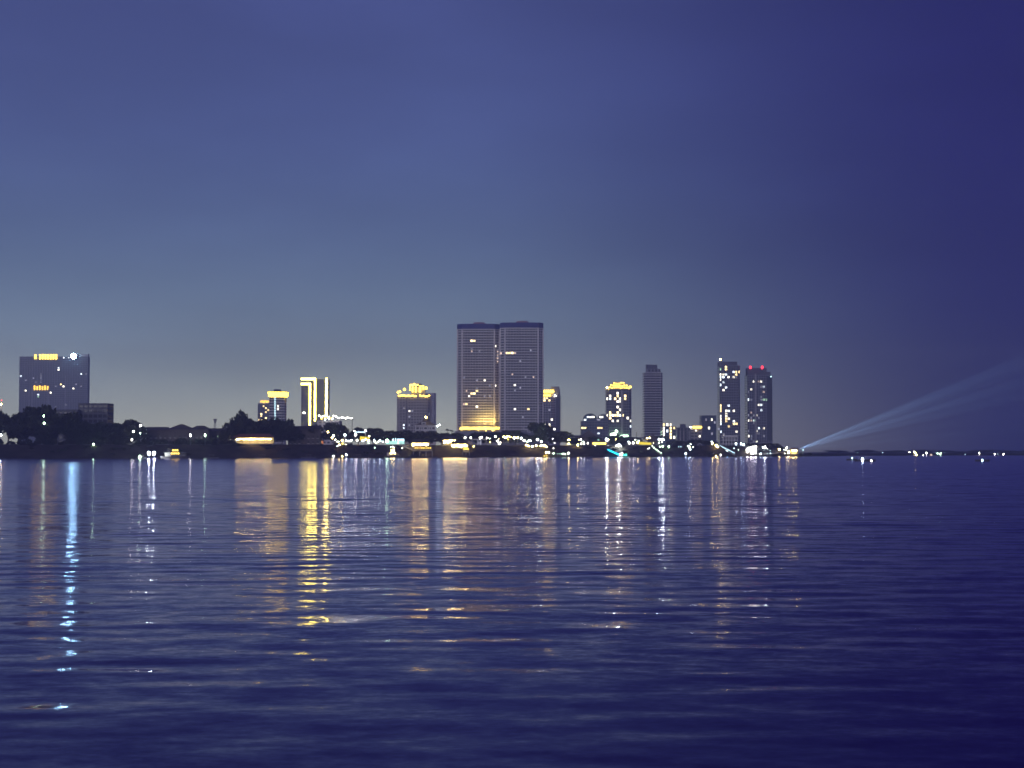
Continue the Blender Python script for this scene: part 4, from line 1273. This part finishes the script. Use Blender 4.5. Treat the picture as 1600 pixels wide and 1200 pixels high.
def hall(x0, x1, y0, y1, d, label, n, mat='hall', r=0.42, rows=1, roof='roof', dep=7.0, name='restaurant_pavilion', roofh=2.2, lit_y=None, slope=0.0, cat='pavilion', jit=0.0):
    """open-sided hall: deck on posts, columns, hip roof, hanging lamps; (x0..x1, y0 eaves, y1 floor) in photo pixels"""
    a, b = W(x0, y1, d), W(x1, y0, d)
    xm, h = (a.x + b.x) / 2, (b.x - a.x) / 2
    zf, ze = a.z, b.z
    zg = max(0.0, bank_z(xm, d) - 0.4)
    t = empty(name, (xm, d, zg), label, cat)
    f, e = zf - zg, ze - zg
    e = max(e, f + 2.6)
    MB().box(-h, h, 0, dep, f - 0.35, f).build('deck', M['pave'], t)
    pm = MB().box(-0.22, 0.22, -0.22, 0.22, 0, f - 0.36).mesh('pile', M['grey'])
    k = max(2, int(2 * h / 4))
    for i in range(k + 1):
        for yy in (0.4, dep - 0.4):
            put('pile', pm, t, (-h + 0.3 + (2 * h - 0.6) * i / k, yy, 0))
    cm2 = MB().box(-0.12, 0.12, -0.12, 0.12, f, e).mesh('column', M['wood'])
    for i in range(k + 1):
        put('column', cm2, t, (-h + 0.3 + (2 * h - 0.6) * i / k, 0.3, 0))
    MB().box(-h + 0.4, h - 0.4, dep - 0.3, dep - 0.1, f, e).build('back_wall', M['cream'], t)
    MB().hip(-h, h, 0, dep, e, e + roofh, 0.75, 0.7).build('roof', M[roof], t)
    rl = MB().box(-h, h, 0.05, 0.12, f + 0.95, f + 1.05).build('railing', M['wood'], t)
    key = (mat, round(r, 2), 'hang')
    if key not in BALLS:
        BALLS[key] = MB().ball((0, 0, 0), r, 7, 5).mesh('hanging_lamp', E[mat])
    for q in range(rows):
        for i in range(n):
            put('hanging_lamp', BALLS[key], t, (-h + 0.8 + (2 * h - 1.6) * (i + 0.5) / n, 0.9 + q * 2.2, f + (e - f) * (0.72 - 0.28 * q) + random.uniform(-jit, jit)))
    return t


hall(366, 426, 683.5, 693, 925, 'wide brightly lit white-gold riverside restaurant below the ragged trees', 20, 'hall', 0.26, 1, 'redroof', jit=0.3)
hall(458, 504, 689.5, 695.5, 958, 'low riverside restaurant hung with orange-red lamps', 18, 'lampo', 0.42, 1, 'redroof', roofh=1.6, jit=0.2)
hall(642, 671, 692, 699.5, 988, 'small bright warm pavilion left of the slanting restaurant', 12, 'hall', 0.32, 2, 'roof', jit=0.2)
hall(645, 676, 701, 704.5, 978, 'lower dim terrace deck under the small bright pavilion', 8, 'goldw', 0.30, 1, 'roof', roofh=0.8, dep=4)
hall(691, 713, 687, 694, 1012, 'upper hall of the bright slanting riverside restaurant', 10, 'hall', 0.32, 2, 'roof', jit=0.4)
hall(704, 731, 693.5, 700.5, 1006, 'lower hall of the bright slanting riverside restaurant', 12, 'hall', 0.32, 2, 'roof', jit=0.3)
hall(722, 734, 701.5, 706, 1000, 'small dim landing shelter below the slanting restaurant', 4, 'goldw', 0.32, 1, 'roof', roofh=0.8, dep=4)
hall(925, 948, 692.5, 697, 1092, 'long low pavilion with gold lamps below the round-topped glass block', 12, 'goldw', 0.7, 1, 'roof', roofh=1.4)
hall(1008, 1022, 696, 703, 1090, 'bright pinkish-white pavilion under the yellow awning', 7, 'flood', 0.40, 2, 'roof', roofh=0.5)
hall(1236, 1247, 702, 709.5, 1145, 'tiny arched yellow kiosk beside the searchlight', 4, 'lampy', 0.42, 1, 'tent', roofh=1.6, dep=4, name='kiosk', cat='kiosk')

# awnings
for x0, x1, y0, y1, d, lab, slope in ((562, 577, 681.5, 689, 996, 'glowing yellow awning behind the promenade lamps', -2.0), (998, 1018, 690, 695.5, 1106, 'long glowing yellow awning sloping above the bright pavilion', 1.6)):
    a, b = W(x0, y1, d), W(x1, y0, d)
    h = (b.x - a.x) / 2
    t = empty('awning', ((a.x + b.x) / 2, d, GROUND), lab, 'awning')
    z0, z1 = a.z - GROUND, b.z - GROUND
    m = MB()
    m.v = [(-h, 0, z0 + 0.7), (h, 0, z0), (h, 2.6, z1 - 0.7), (-h, 2.6, z1), (-h, 0, z0 + 0.55), (h, 0, z0 - 0.15), (h, 2.6, z1 - 0.85), (-h, 2.6, z1 - 0.15)]
    m.f = [(0, 1, 2, 3), (7, 6, 5, 4), (0, 4, 5, 1), (1, 5, 6, 2), (2, 6, 7, 3), (3, 7, 4, 0)]
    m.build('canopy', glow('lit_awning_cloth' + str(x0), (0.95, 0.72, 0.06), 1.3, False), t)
    for xx in (-h + 0.2, 0, h - 0.2):
        MB().cyl(xx, 0.2, 0, z0, 0.08, 0.08, 6).build('post', M['metal'], t)
        MB().cyl(xx, 2.4, 0, z1 - 0.9, 0.08, 0.08, 6).build('post', M['metal'], t)
    MB().box(-h, h, 0.06, 0.14, z0 - 0.35, z0 - 0.2).build('valance_bar', M['metal'], t)

# letter sign on a green-white lit box
d = 988
a, b = W(603, 694, d), W(631.5, 689, d)
t = empty('letter_sign', ((a.x + b.x) / 2, d, GROUND), 'blue-white glowing letters standing on a pale green lit box', 'sign')
h = (b.x - a.x) / 2
MB().box(-h, h, 0, 1.6, a.z - GROUND, b.z - GROUND).build('lit_box', E['signg'], t)
for xx in (-h + 0.4, 0, h - 0.4):
    MB().box(xx - 0.2, xx + 0.2, 0.4, 1.0, 0, a.z - GROUND).build('post', M['metal'], t)
zl = W(612, 689, d).z - GROUND + 0.02
for i, (ch, xp) in enumerate(zip('ciams', (614.3, 618.2, 622.0, 626.5, 630.2))):
    cu = bpy.data.curves.new('letter', 'FONT')
    cu.body = ch
    cu.size = 2.75
    cu.extrude = 0.12
    cu.align_x = 'CENTER'
    cu.offset = 0.06
    cu.resolution_u = 3
    tmp = bpy.data.objects.new('letter', cu)
    COL.objects.link(tmp)
    me = bpy.data.meshes.new_from_object(tmp.evaluated_get(bpy.context.evaluated_depsgraph_get()))
    bpy.data.objects.remove(tmp)
    me.materials.clear()
    me.materials.append(E['sign'])
    put('letter', me, t, (W(xp, 689, d).x - t.location.x, 0.2, zl), rx=R(90))
MB().ball((-h + 0.8, -0.2, b.z - GROUND), 1.0, 8, 5).build('end_lamp', E['lampg'], t)

# white canopy bar over the promenade
a, b = W(553, 675, 1002), W(572, 673, 1002)
t = empty('light_canopy', ((a.x + b.x) / 2, 1002, GROUND), 'slim white lit canopy on posts behind the promenade', 'canopy')
h = (b.x - a.x) / 2
MB().box(-h, h, 0, 1.5, a.z - GROUND, a.z - GROUND + 0.3).build('canopy', M['wmetal'], t)
MB().box(-h + 0.6, h - 0.6, -0.05, 0.1, a.z - GROUND - 0.25, a.z - GROUND - 0.02).build('light_tube', E['sign'], t)
for xx in (-h + 0.3, h - 0.3):
    MB().cyl(xx, 0.75, 0, a.z - GROUND, 0.12, 0.12, 6).build('post', M['metal'], t)

# promenade wall with its yellow light line, and railing
a, b = W(528, 695, 978), W(562, 693.6, 978)
t = empty('promenade_wall', ((a.x + b.x) / 2, 978, 5.5), 'low pale wall with a yellow light line under the promenade lamps', 'wall')
h = (b.x - a.x) / 2
MB().box(-h, h, 0, 0.5, 0, a.z - 5.5).build('wall', M['cream'], t)
MB().box(-h + 0.3, h - 0.3, -0.12, -0.01, a.z - 5.5 - 0.35, a.z - 5.5 - 0.1).build('light_line', E['amber'], t)
a, b = W(562, 694, 984), W(600, 694, 990)
t = empty('railing', ((a.x + b.x) / 2, 986, GROUND), 'white metal railing along the promenade between globe lamps', 'railing')
h = (b.x - a.x) / 2
for zz in (0.45, 0.95):
    MB().box(-h, h, -0.04, 0.04, zz, zz + 0.09).build('rail', M['wmetal'], t)
for i in range(14):
    MB().box(-0.06, 0.06, -0.06, 0.06, 0, 1.1).build('baluster', M['wmetal'], t, (-h + 2 * h * i / 13, 0, 0))

# white arch frame and beige dome tent
d = 1038
a, b = W(737, 694.5, d), W(760, 686, d)
t = empty('event_arch', ((a.x + b.x) / 2, d, GROUND - 1.0), 'white truss frame with a lit centre arch near the beige tent', 'arch')
h = (b.x - a.x) / 2
z1 = b.z - GROUND + 1.0
MB().box(-h, h, -0.15, 0.15, z1 - 0.5, z1).build('beam', M['wmetal'], t)
for xx in (-h + 0.2, h - 0.2):
    MB().box(xx - 0.15, xx + 0.15, -0.15, 0.15, 0, z1 - 0.52).build('leg', M['wmetal'], t)
for xx in (-0.75, 1.05):
    MB().box(xx - 0.38, xx + 0.38, -0.3, 0.1, 0.4, z1 - 0.55).build('lit_pillar', E['dim'], t)
MB().box(-0.36, 0.66, -0.28, 0.08, z1 * 0.45, z1 * 0.45 + 0.7).build('lit_bar', E['dim'], t)
p = W(732, 696, 1030)
t = empty('dome_tent', (p.x, 1030, p.z - 0.2), 'beige dome tent behind the slanting bright restaurant', 'tent')
r = 6.5 * mpp(1030)
m = MB()
for i in range(10):
    pass
prof = [(1.0, 0.0), (1.02, 0.35), (0.9, 0.75), (0.6, 1.08), (0.2, 1.22)]
for (k0, z0), (k1, z1) in zip(prof[:-1], prof[1:]):
    m.prism([(r * k0 * math.cos(i * math.pi / 5), r * k0 * math.sin(i * math.pi / 5)) for i in range(10)], z0 * r, z1 * r,
            [(r * k1 * math.cos(i * math.pi / 5), r * k1 * math.sin(i * math.pi / 5)) for i in range(10)])
m.build('canopy', M['tent'], t)
MB().cyl(0, 0, 1.2 * r, 1.2 * r + 0.8, 0.09, 0.05, 6).build('pole_tip', M['metal'], t)
MB().box(-0.8, 0.8, -r * 1.05, -r * 0.9, 0.02, 1.7).build('entrance', M['dgrey'], t)


# ramps and stairs down the bank
def ramp_way(x0, y0, x1, y1, d0, d1, label, n=0, mat='sign', name='bank_ramp', w=1.4, r=0.22):
    a, b = W(x0, y0, d0), W(x1, y1, d1)
    t = empty(name, tuple(a), label, 'ramp')
    v = b - a
    m = MB()
    m.v = [(0, -w / 2, 0), (v.x, v.y - w / 2, v.z), (v.x, v.y + w / 2, v.z), (0, w / 2, 0), (0, -w / 2, -0.5), (v.x, v.y - w / 2, v.z - 0.5), (v.x, v.y + w / 2, v.z - 0.5), (0, w / 2, -0.5)]
    m.f = [(0, 1, 2, 3), (7, 6, 5, 4), (0, 4, 5, 1), (1, 5, 6, 2), (2, 6, 7, 3), (3, 7, 4, 0)]
    m.build('walkway', M['cream'], t)
    MB().tube([(0, -w / 2, 1.0), tuple(v + Vector((0, -w / 2, 1.0)))], 0.09, 5).build('handrail', M['wmetal'], t)
    pm = MB().box(-0.06, 0.06, -0.06, 0.06, 0, 1.0).mesh('post', M['wmetal'])
    k = max(3, int(v.length / 2))
    for i in range(k + 1):
        put('post', pm, t, v * (i / k) + Vector((0, -w / 2, 0)))
    if n:
        lm = MB().ball((0, 0, 0), r, 6, 4).mesh('ramp_lamp', E[mat])
        for i in range(n):
            put('ramp_lamp', lm, t, v * ((i + 0.5) / n) + Vector((0, -w / 2 - 0.1, 1.15)))
    return t


ramp_way(623, 693.5, 648, 704, 986, 975, 'pale ramp descending from the letter sign towards the pavilion')
ramp_way(1124, 698.5, 1148, 710.5, 1122, 1098, 'long ramp with a string of small lamps below the arcaded building', 11, 'sign', r=0.3)
ramp_way(839, 699, 862, 710, 1055, 1036, 'dim stairs descending from the lamp row to the landing')
ramp_way(1020, 701, 1034, 711.5, 1085, 1066, 'lit path descending from the bright pavilion to the water', 4, 'lampg', r=0.18)
ramp_way(1193, 709.5, 1217, 707, 1128, 1128, 'level pale jetty wall right of the stage lights', 0)

# floating gangway edged with a cyan light strip
a, b = W(947, 702.5, 1068), W(967, 711.5, 1052)
t = empty('gangway', tuple(a), 'slanting gangway edged with a vivid cyan light strip', 'gangway')
v = b - a
m = MB()
m.v = [(0, -0.8, 0), (v.x, v.y - 0.8, v.z), (v.x, v.y + 0.8, v.z), (0, 0.8, 0), (0, -0.8, -0.3), (v.x, v.y - 0.8, v.z - 0.3), (v.x, v.y + 0.8, v.z - 0.3), (0, 0.8, -0.3)]
m.f = [(0, 1, 2, 3), (7, 6, 5, 4), (0, 4, 5, 1), (1, 5, 6, 2), (2, 6, 7, 3), (3, 7, 4, 0)]
m.build('deck', M['metal'], t)
MB().tube([(0, -0.9, 0.45), tuple(v + Vector((0, -0.9, 0.45)))], 0.34, 6).build('light_strip', E['cyan'], t)
MB().tube([(0, -0.85, 1.2), tuple(v + Vector((0, -0.85, 1.2)))], 0.06, 5).build('handrail', M['metal'], t)
for i in range(6):
    MB().cyl(v.x * i / 5, v.y * i / 5 - 0.85, v.z * i / 5, v.z * i / 5 + 1.2, 0.05, 0.05, 5).build('post', M['metal'], t)
p = W(975, 713, 1048)
t = empty('pontoon', (p.x, 1048, 0.0), 'floating pontoon with teal and white lamps at the gangway foot', 'pontoon')
MB().box(-5, 3.6, -2, 2, -0.3, 0.55).build('float', M['grey'], t)
MB().box(-5.1, 3.7, -2.1, 2.1, 0.56, 0.72).build('deck', M['wood'], t)
MB().ball((1.2, -1.2, 1.6), 0.75, 8, 5, 0.8).build('teal_lamp', E['teal'], t)
MB().ball((0.0, -1.0, 1.3), 0.5, 8, 5, 0.8).build('teal_lamp', E['teal'], t)
for xx, zz in ((-2.6, 2.0), (-1.4, 2.6), (-2.0, 1.6)):
    MB().ball((xx, -1.2, zz), 0.3, 7, 5, 1.5).build('white_lamp', E['lampw'], t)
    MB().cyl(xx, -1.2, 0.7, zz - 0.3, 0.06, 0.06, 5).build('lamp_post', M['metal'], t)

# stage lights
d = 1118
p = W(1175, 711, d)
t = empty('light_stage', (p.x, d, 0.3), 'scaffold stage of glaring white lights below the red-beacon tower', 'stage')
z0 = t.location.z
w = 10 * mpp(d)
for xx in (-w, -w * 0.33, w * 0.33, w):
    MB().cyl(xx, 0, 0, W(1175, 697, d).z - z0, 0.12, 0.12, 6).build('truss_post', M['metal'], t)
for zz in (697.5, 702):
    q = W(1175, zz, d).z - z0
    MB().box(-w, w, -0.1, 0.1, q, q + 0.2).build('truss_beam', M['metal'], t)
MB().box(-w - 0.5, w + 0.5, -1.5, 3, 0, 1.2).build('platform', M['wood'], t)
fm = MB().ball((0, 0, 0), 0.36, 7, 5, 1.9).mesh('stage_light', E['lampw'])
for x, y in ((1167, 703), (1169.5, 700.5), (1173, 699.5), (1176, 698.5), (1178.5, 699), (1181, 698.5), (1172, 704), (1175, 703), (1178, 703.5), (1181, 704), (1174, 708), (1177, 708), (1180, 707.5), (1168, 706)):
    q = W(x, y, d)
    put('stage_light', fm, t, (q.x - p.x, -0.3, q.z - z0))

# ------------------------------------------------------------------ boats


def hull_mesh(L, B, H, mat):
    st = [(-0.5, 0.25, 0.72), (-0.42, 0.72, 0.5), (-0.15, 1.0, 0.42), (0.2, 0.95, 0.45), (0.4, 0.55, 0.62), (0.5, 0.06, 0.95)]
    m = MB()
    for k, bw, sh in st:
        x, b, top = k * L, bw * B / 2, H * (0.55 + 0.45 * sh)
        m.v += [(x, -b, top), (x, -b * 0.82, -0.1), (x, 0, -0.35), (x, b * 0.82, -0.1), (x, b, top)]
    n = 5
    for i in range(len(st) - 1):
        for j in range(n - 1):
            m.f.append((i * n + j, i * n + j + 1, (i + 1) * n + j + 1, (i + 1) * n + j))
        m.f.append((i * n + 4, i * n, (i + 1) * n, (i + 1) * n + 4))
    m.f += [tuple(range(n)), tuple(reversed(range((len(st) - 1) * n, len(st) * n)))]
    return m.mesh('hull', mat)


def tour_boat(x0, x1, d, label, lampmat, n, r, rz=0.0, two=False):
    a, b = W(x0, 714, d), W(x1, 714, d)
    L = b.x - a.x
    t = empty('passenger_boat', ((a.x + b.x) / 2, d, 0.0), label, 'boat', None, rz)
    put('hull', hull_mesh(L, L * 0.24, 1.5, M['hull']), t)
    c = L * 0.36
    MB().box(-c, c, -L * 0.085, L * 0.085, 1.15, 1.28).build('deck', M['wood'], t)
    MB().box(-c - 0.3, c + 0.3, -L * 0.11, L * 0.11, 3.35, 3.5).build('roof', M['grey'], t)
    MB().box(-c * 0.98, -c * 0.45, -L * 0.08, L * 0.08, 1.28, 3.34).build('cabin', M['cream'], t)
    pm = MB().cyl(0, 0, 1.28, 3.35, 0.06, 0.06, 5).mesh('post', M['metal'])
    for i in range(6):
        for sy in (-1, 1):
            put('post', pm, t, (-c * 0.4 + c * 1.38 * i / 5, sy * L * 0.085, 0))
    MB().box(-c, c, -L * 0.1, -L * 0.095, 1.9, 2.0).build('railing', M['wmetal'], t)
    if two:
        MB().box(-c * 0.7, c * 0.35, -L * 0.09, L * 0.09, 5.3, 5.42).build('upper_roof', M['tent'], t)
        for xx in (-c * 0.66, c * 0.31):
            for sy in (-1, 1):
                MB().cyl(xx, sy * L * 0.085, 3.5, 5.3, 0.05, 0.05, 5).build('upper_post', M['metal'], t)
    lm = MB().ball((0, 0, 0), r, 7, 5).mesh('deck_lamp', E[lampmat])
    for i in range(n):
        put('deck_lamp', lm, t, (-c * 0.35 + c * 0.75 * (i + 0.5) / n, -L * 0.07, 2.9 + (1.7 if two and i % 2 else 0.0)))
    return t


tour_boat(252, 296, 856, 'gold-lit passenger boat moored below the two tall narrow lamps', 'goldw', 7, 0.42, 0.0, True)
tour_boat(601, 626, 955, 'yellow-lit passenger boat moored below the letter sign', 'lampy', 5, 0.34, 0.0, True)


def small_boat(x, d, label, lamps_, group=None, L=7.0, rz=0.2):
    p = W(x, 714, d)
    t = empty('small_boat', (p.x, d, 0.02), label, 'boat', group, rz)
    put('hull', hull_mesh(L, 1.7, 0.9, M['hull']), t)
    MB().box(-1.2, 1.4, -0.6, 0.6, 0.75, 0.8).build('thwart', M['wood'], t)
    MB().box(-1.4, 1.5, -0.75, 0.75, 1.95, 2.05).build('canopy', M['tent'], t)
    for xx in (-1.2, 1.3):
        for yy in (-0.6, 0.6):
            MB().cyl(xx, yy, 0.7, 1.95, 0.04, 0.04, 5).build('post', M['metal'], t)
    for xp, yp, mat, r in lamps_:
        q = W(xp, yp, d)
        MB().cyl(q.x - p.x, -0.7, 0.6, q.z - 0.1, 0.04, 0.04, 5).build('lamp_mast', M['metal'], t)
        MB().ball((q.x - p.x, -0.7, q.z), r, 8, 5, 1.6).build('lamp', E[mat], t)
    t.rotation_euler = (0, 0, 0)
    return t


small_boat(237, 852, 'small boat with two brilliant white lamps left of the gold boat', [(233, 708, 'flood', 0.55), (241, 708, 'flood', 0.55)])
small_boat(219, 850, 'small boat with a pale green lamp low on the water beside the twin-lamp boat', [(219, 714, 'lampg', 0.5)], L=5)
small_boat(1347, 640, 'small dark boat with a bright blue-white lamp on the open river', [(1347, 718, 'lampc', 0.38)], L=6)
small_boat(1359, 645, 'small dark boat with two close white lamps on the open river', [(1357, 719.5, 'lampw', 0.2), (1361, 719.5, 'lampw', 0.2)], L=5)
small_boat(1331, 700, 'small dark boat with one faint lilac lamp on the open river', [(1331, 716, 'sign', 0.28)], L=5)
small_boat(1535, 640, 'lone dark boat with a pale blue lamp before the far shore', [(1534, 719.5, 'sign', 0.4)], L=6)

for x, lab in ((330, 'unlit moored boat below the low flat-looking house'), (410, 'unlit moored boat below the wide lit restaurant'), (482, 'unlit moored boat below the orange-red lamps'),
               (560, 'unlit moored boat below the promenade globe lamps'), (672, 'unlit moored boat below the small bright pavilion'), (720, 'unlit moored boat below the slanting restaurant'),
               (800, 'unlit moored boat below the yellow garden lamps'), (915, 'unlit moored boat below the gabled hall'), (1050, 'unlit moored boat below the stairwell-lit block'), (1095, 'unlit moored boat below the glass block')):
    xx = ((x - 800) / F) * 1000
    small_boat(x, shore(xx) - 5.0, lab, [], L=9.0)

# ------------------------------------------------------------------ searchlight
d = 1165
p = W(1243, 703, d)
g0 = ground_z(p.x)
t = empty('searchlight', (p.x, d, g0 - 1.0), 'searchlight on the end of the near shore throwing pale beams to the right', 'searchlight')
hz_ = p.z - t.location.z
MB().box(-0.8, 0.8, -0.8, 0.8, 0, hz_ - 1.4).build('plinth', M['grey'], t)
for sx in (-1, 1):
    MB().box(-0.1, 0.1, sx * 0.75 - 0.08, sx * 0.75 + 0.08, hz_ - 1.4, hz_ + 0.1).build('yoke_arm', M['metal'], t)
MB().tube([(-0.7, 0, hz_ - 0.25), (0.5, 0, hz_ + 0.18)], [0.45, 0.62], 10).build('lamp_housing', M['metal'], t)
MB().tube([(0.52, 0, hz_ + 0.19), (0.62, 0, hz_ + 0.22)], [0.55, 0.55], 10).build('lens', E['flood'], t)
for ang, size, en in ((21.6, 1.1, 0.85), (19.6, 0.7, 0.6), (16.6, 1.1, 0.85), (13.8, 0.8, 0.5), (9.5, 1.0, 0.12), (5.5, 1.0, 0.16)):
    ang = ang - math.degrees(math.asin(2.2 * 0.1846 * math.sin(R(ang))))      # the beams also lean away from the viewer
    la = bpy.data.lights.new('beam_lamp', 'SPOT')
    la.energy = en * 1.1e9
    la.color = (0.45, 0.78, 1.0)
    la.spot_size = R(size * 0.8)
    la.spot_blend = 1.0
    la.shadow_soft_size = 0.2
    o = bpy.data.objects.new('beam_lamp', la)
    COL.objects.link(o)
    o.parent = t
    o.location = (0.8, 0, hz_ + 0.28)
    dv = Vector((math.cos(R(ang)), 2.2, math.sin(R(ang))))
    o.rotation_euler = dv.to_track_quat('-Z', 'Y').to_euler()
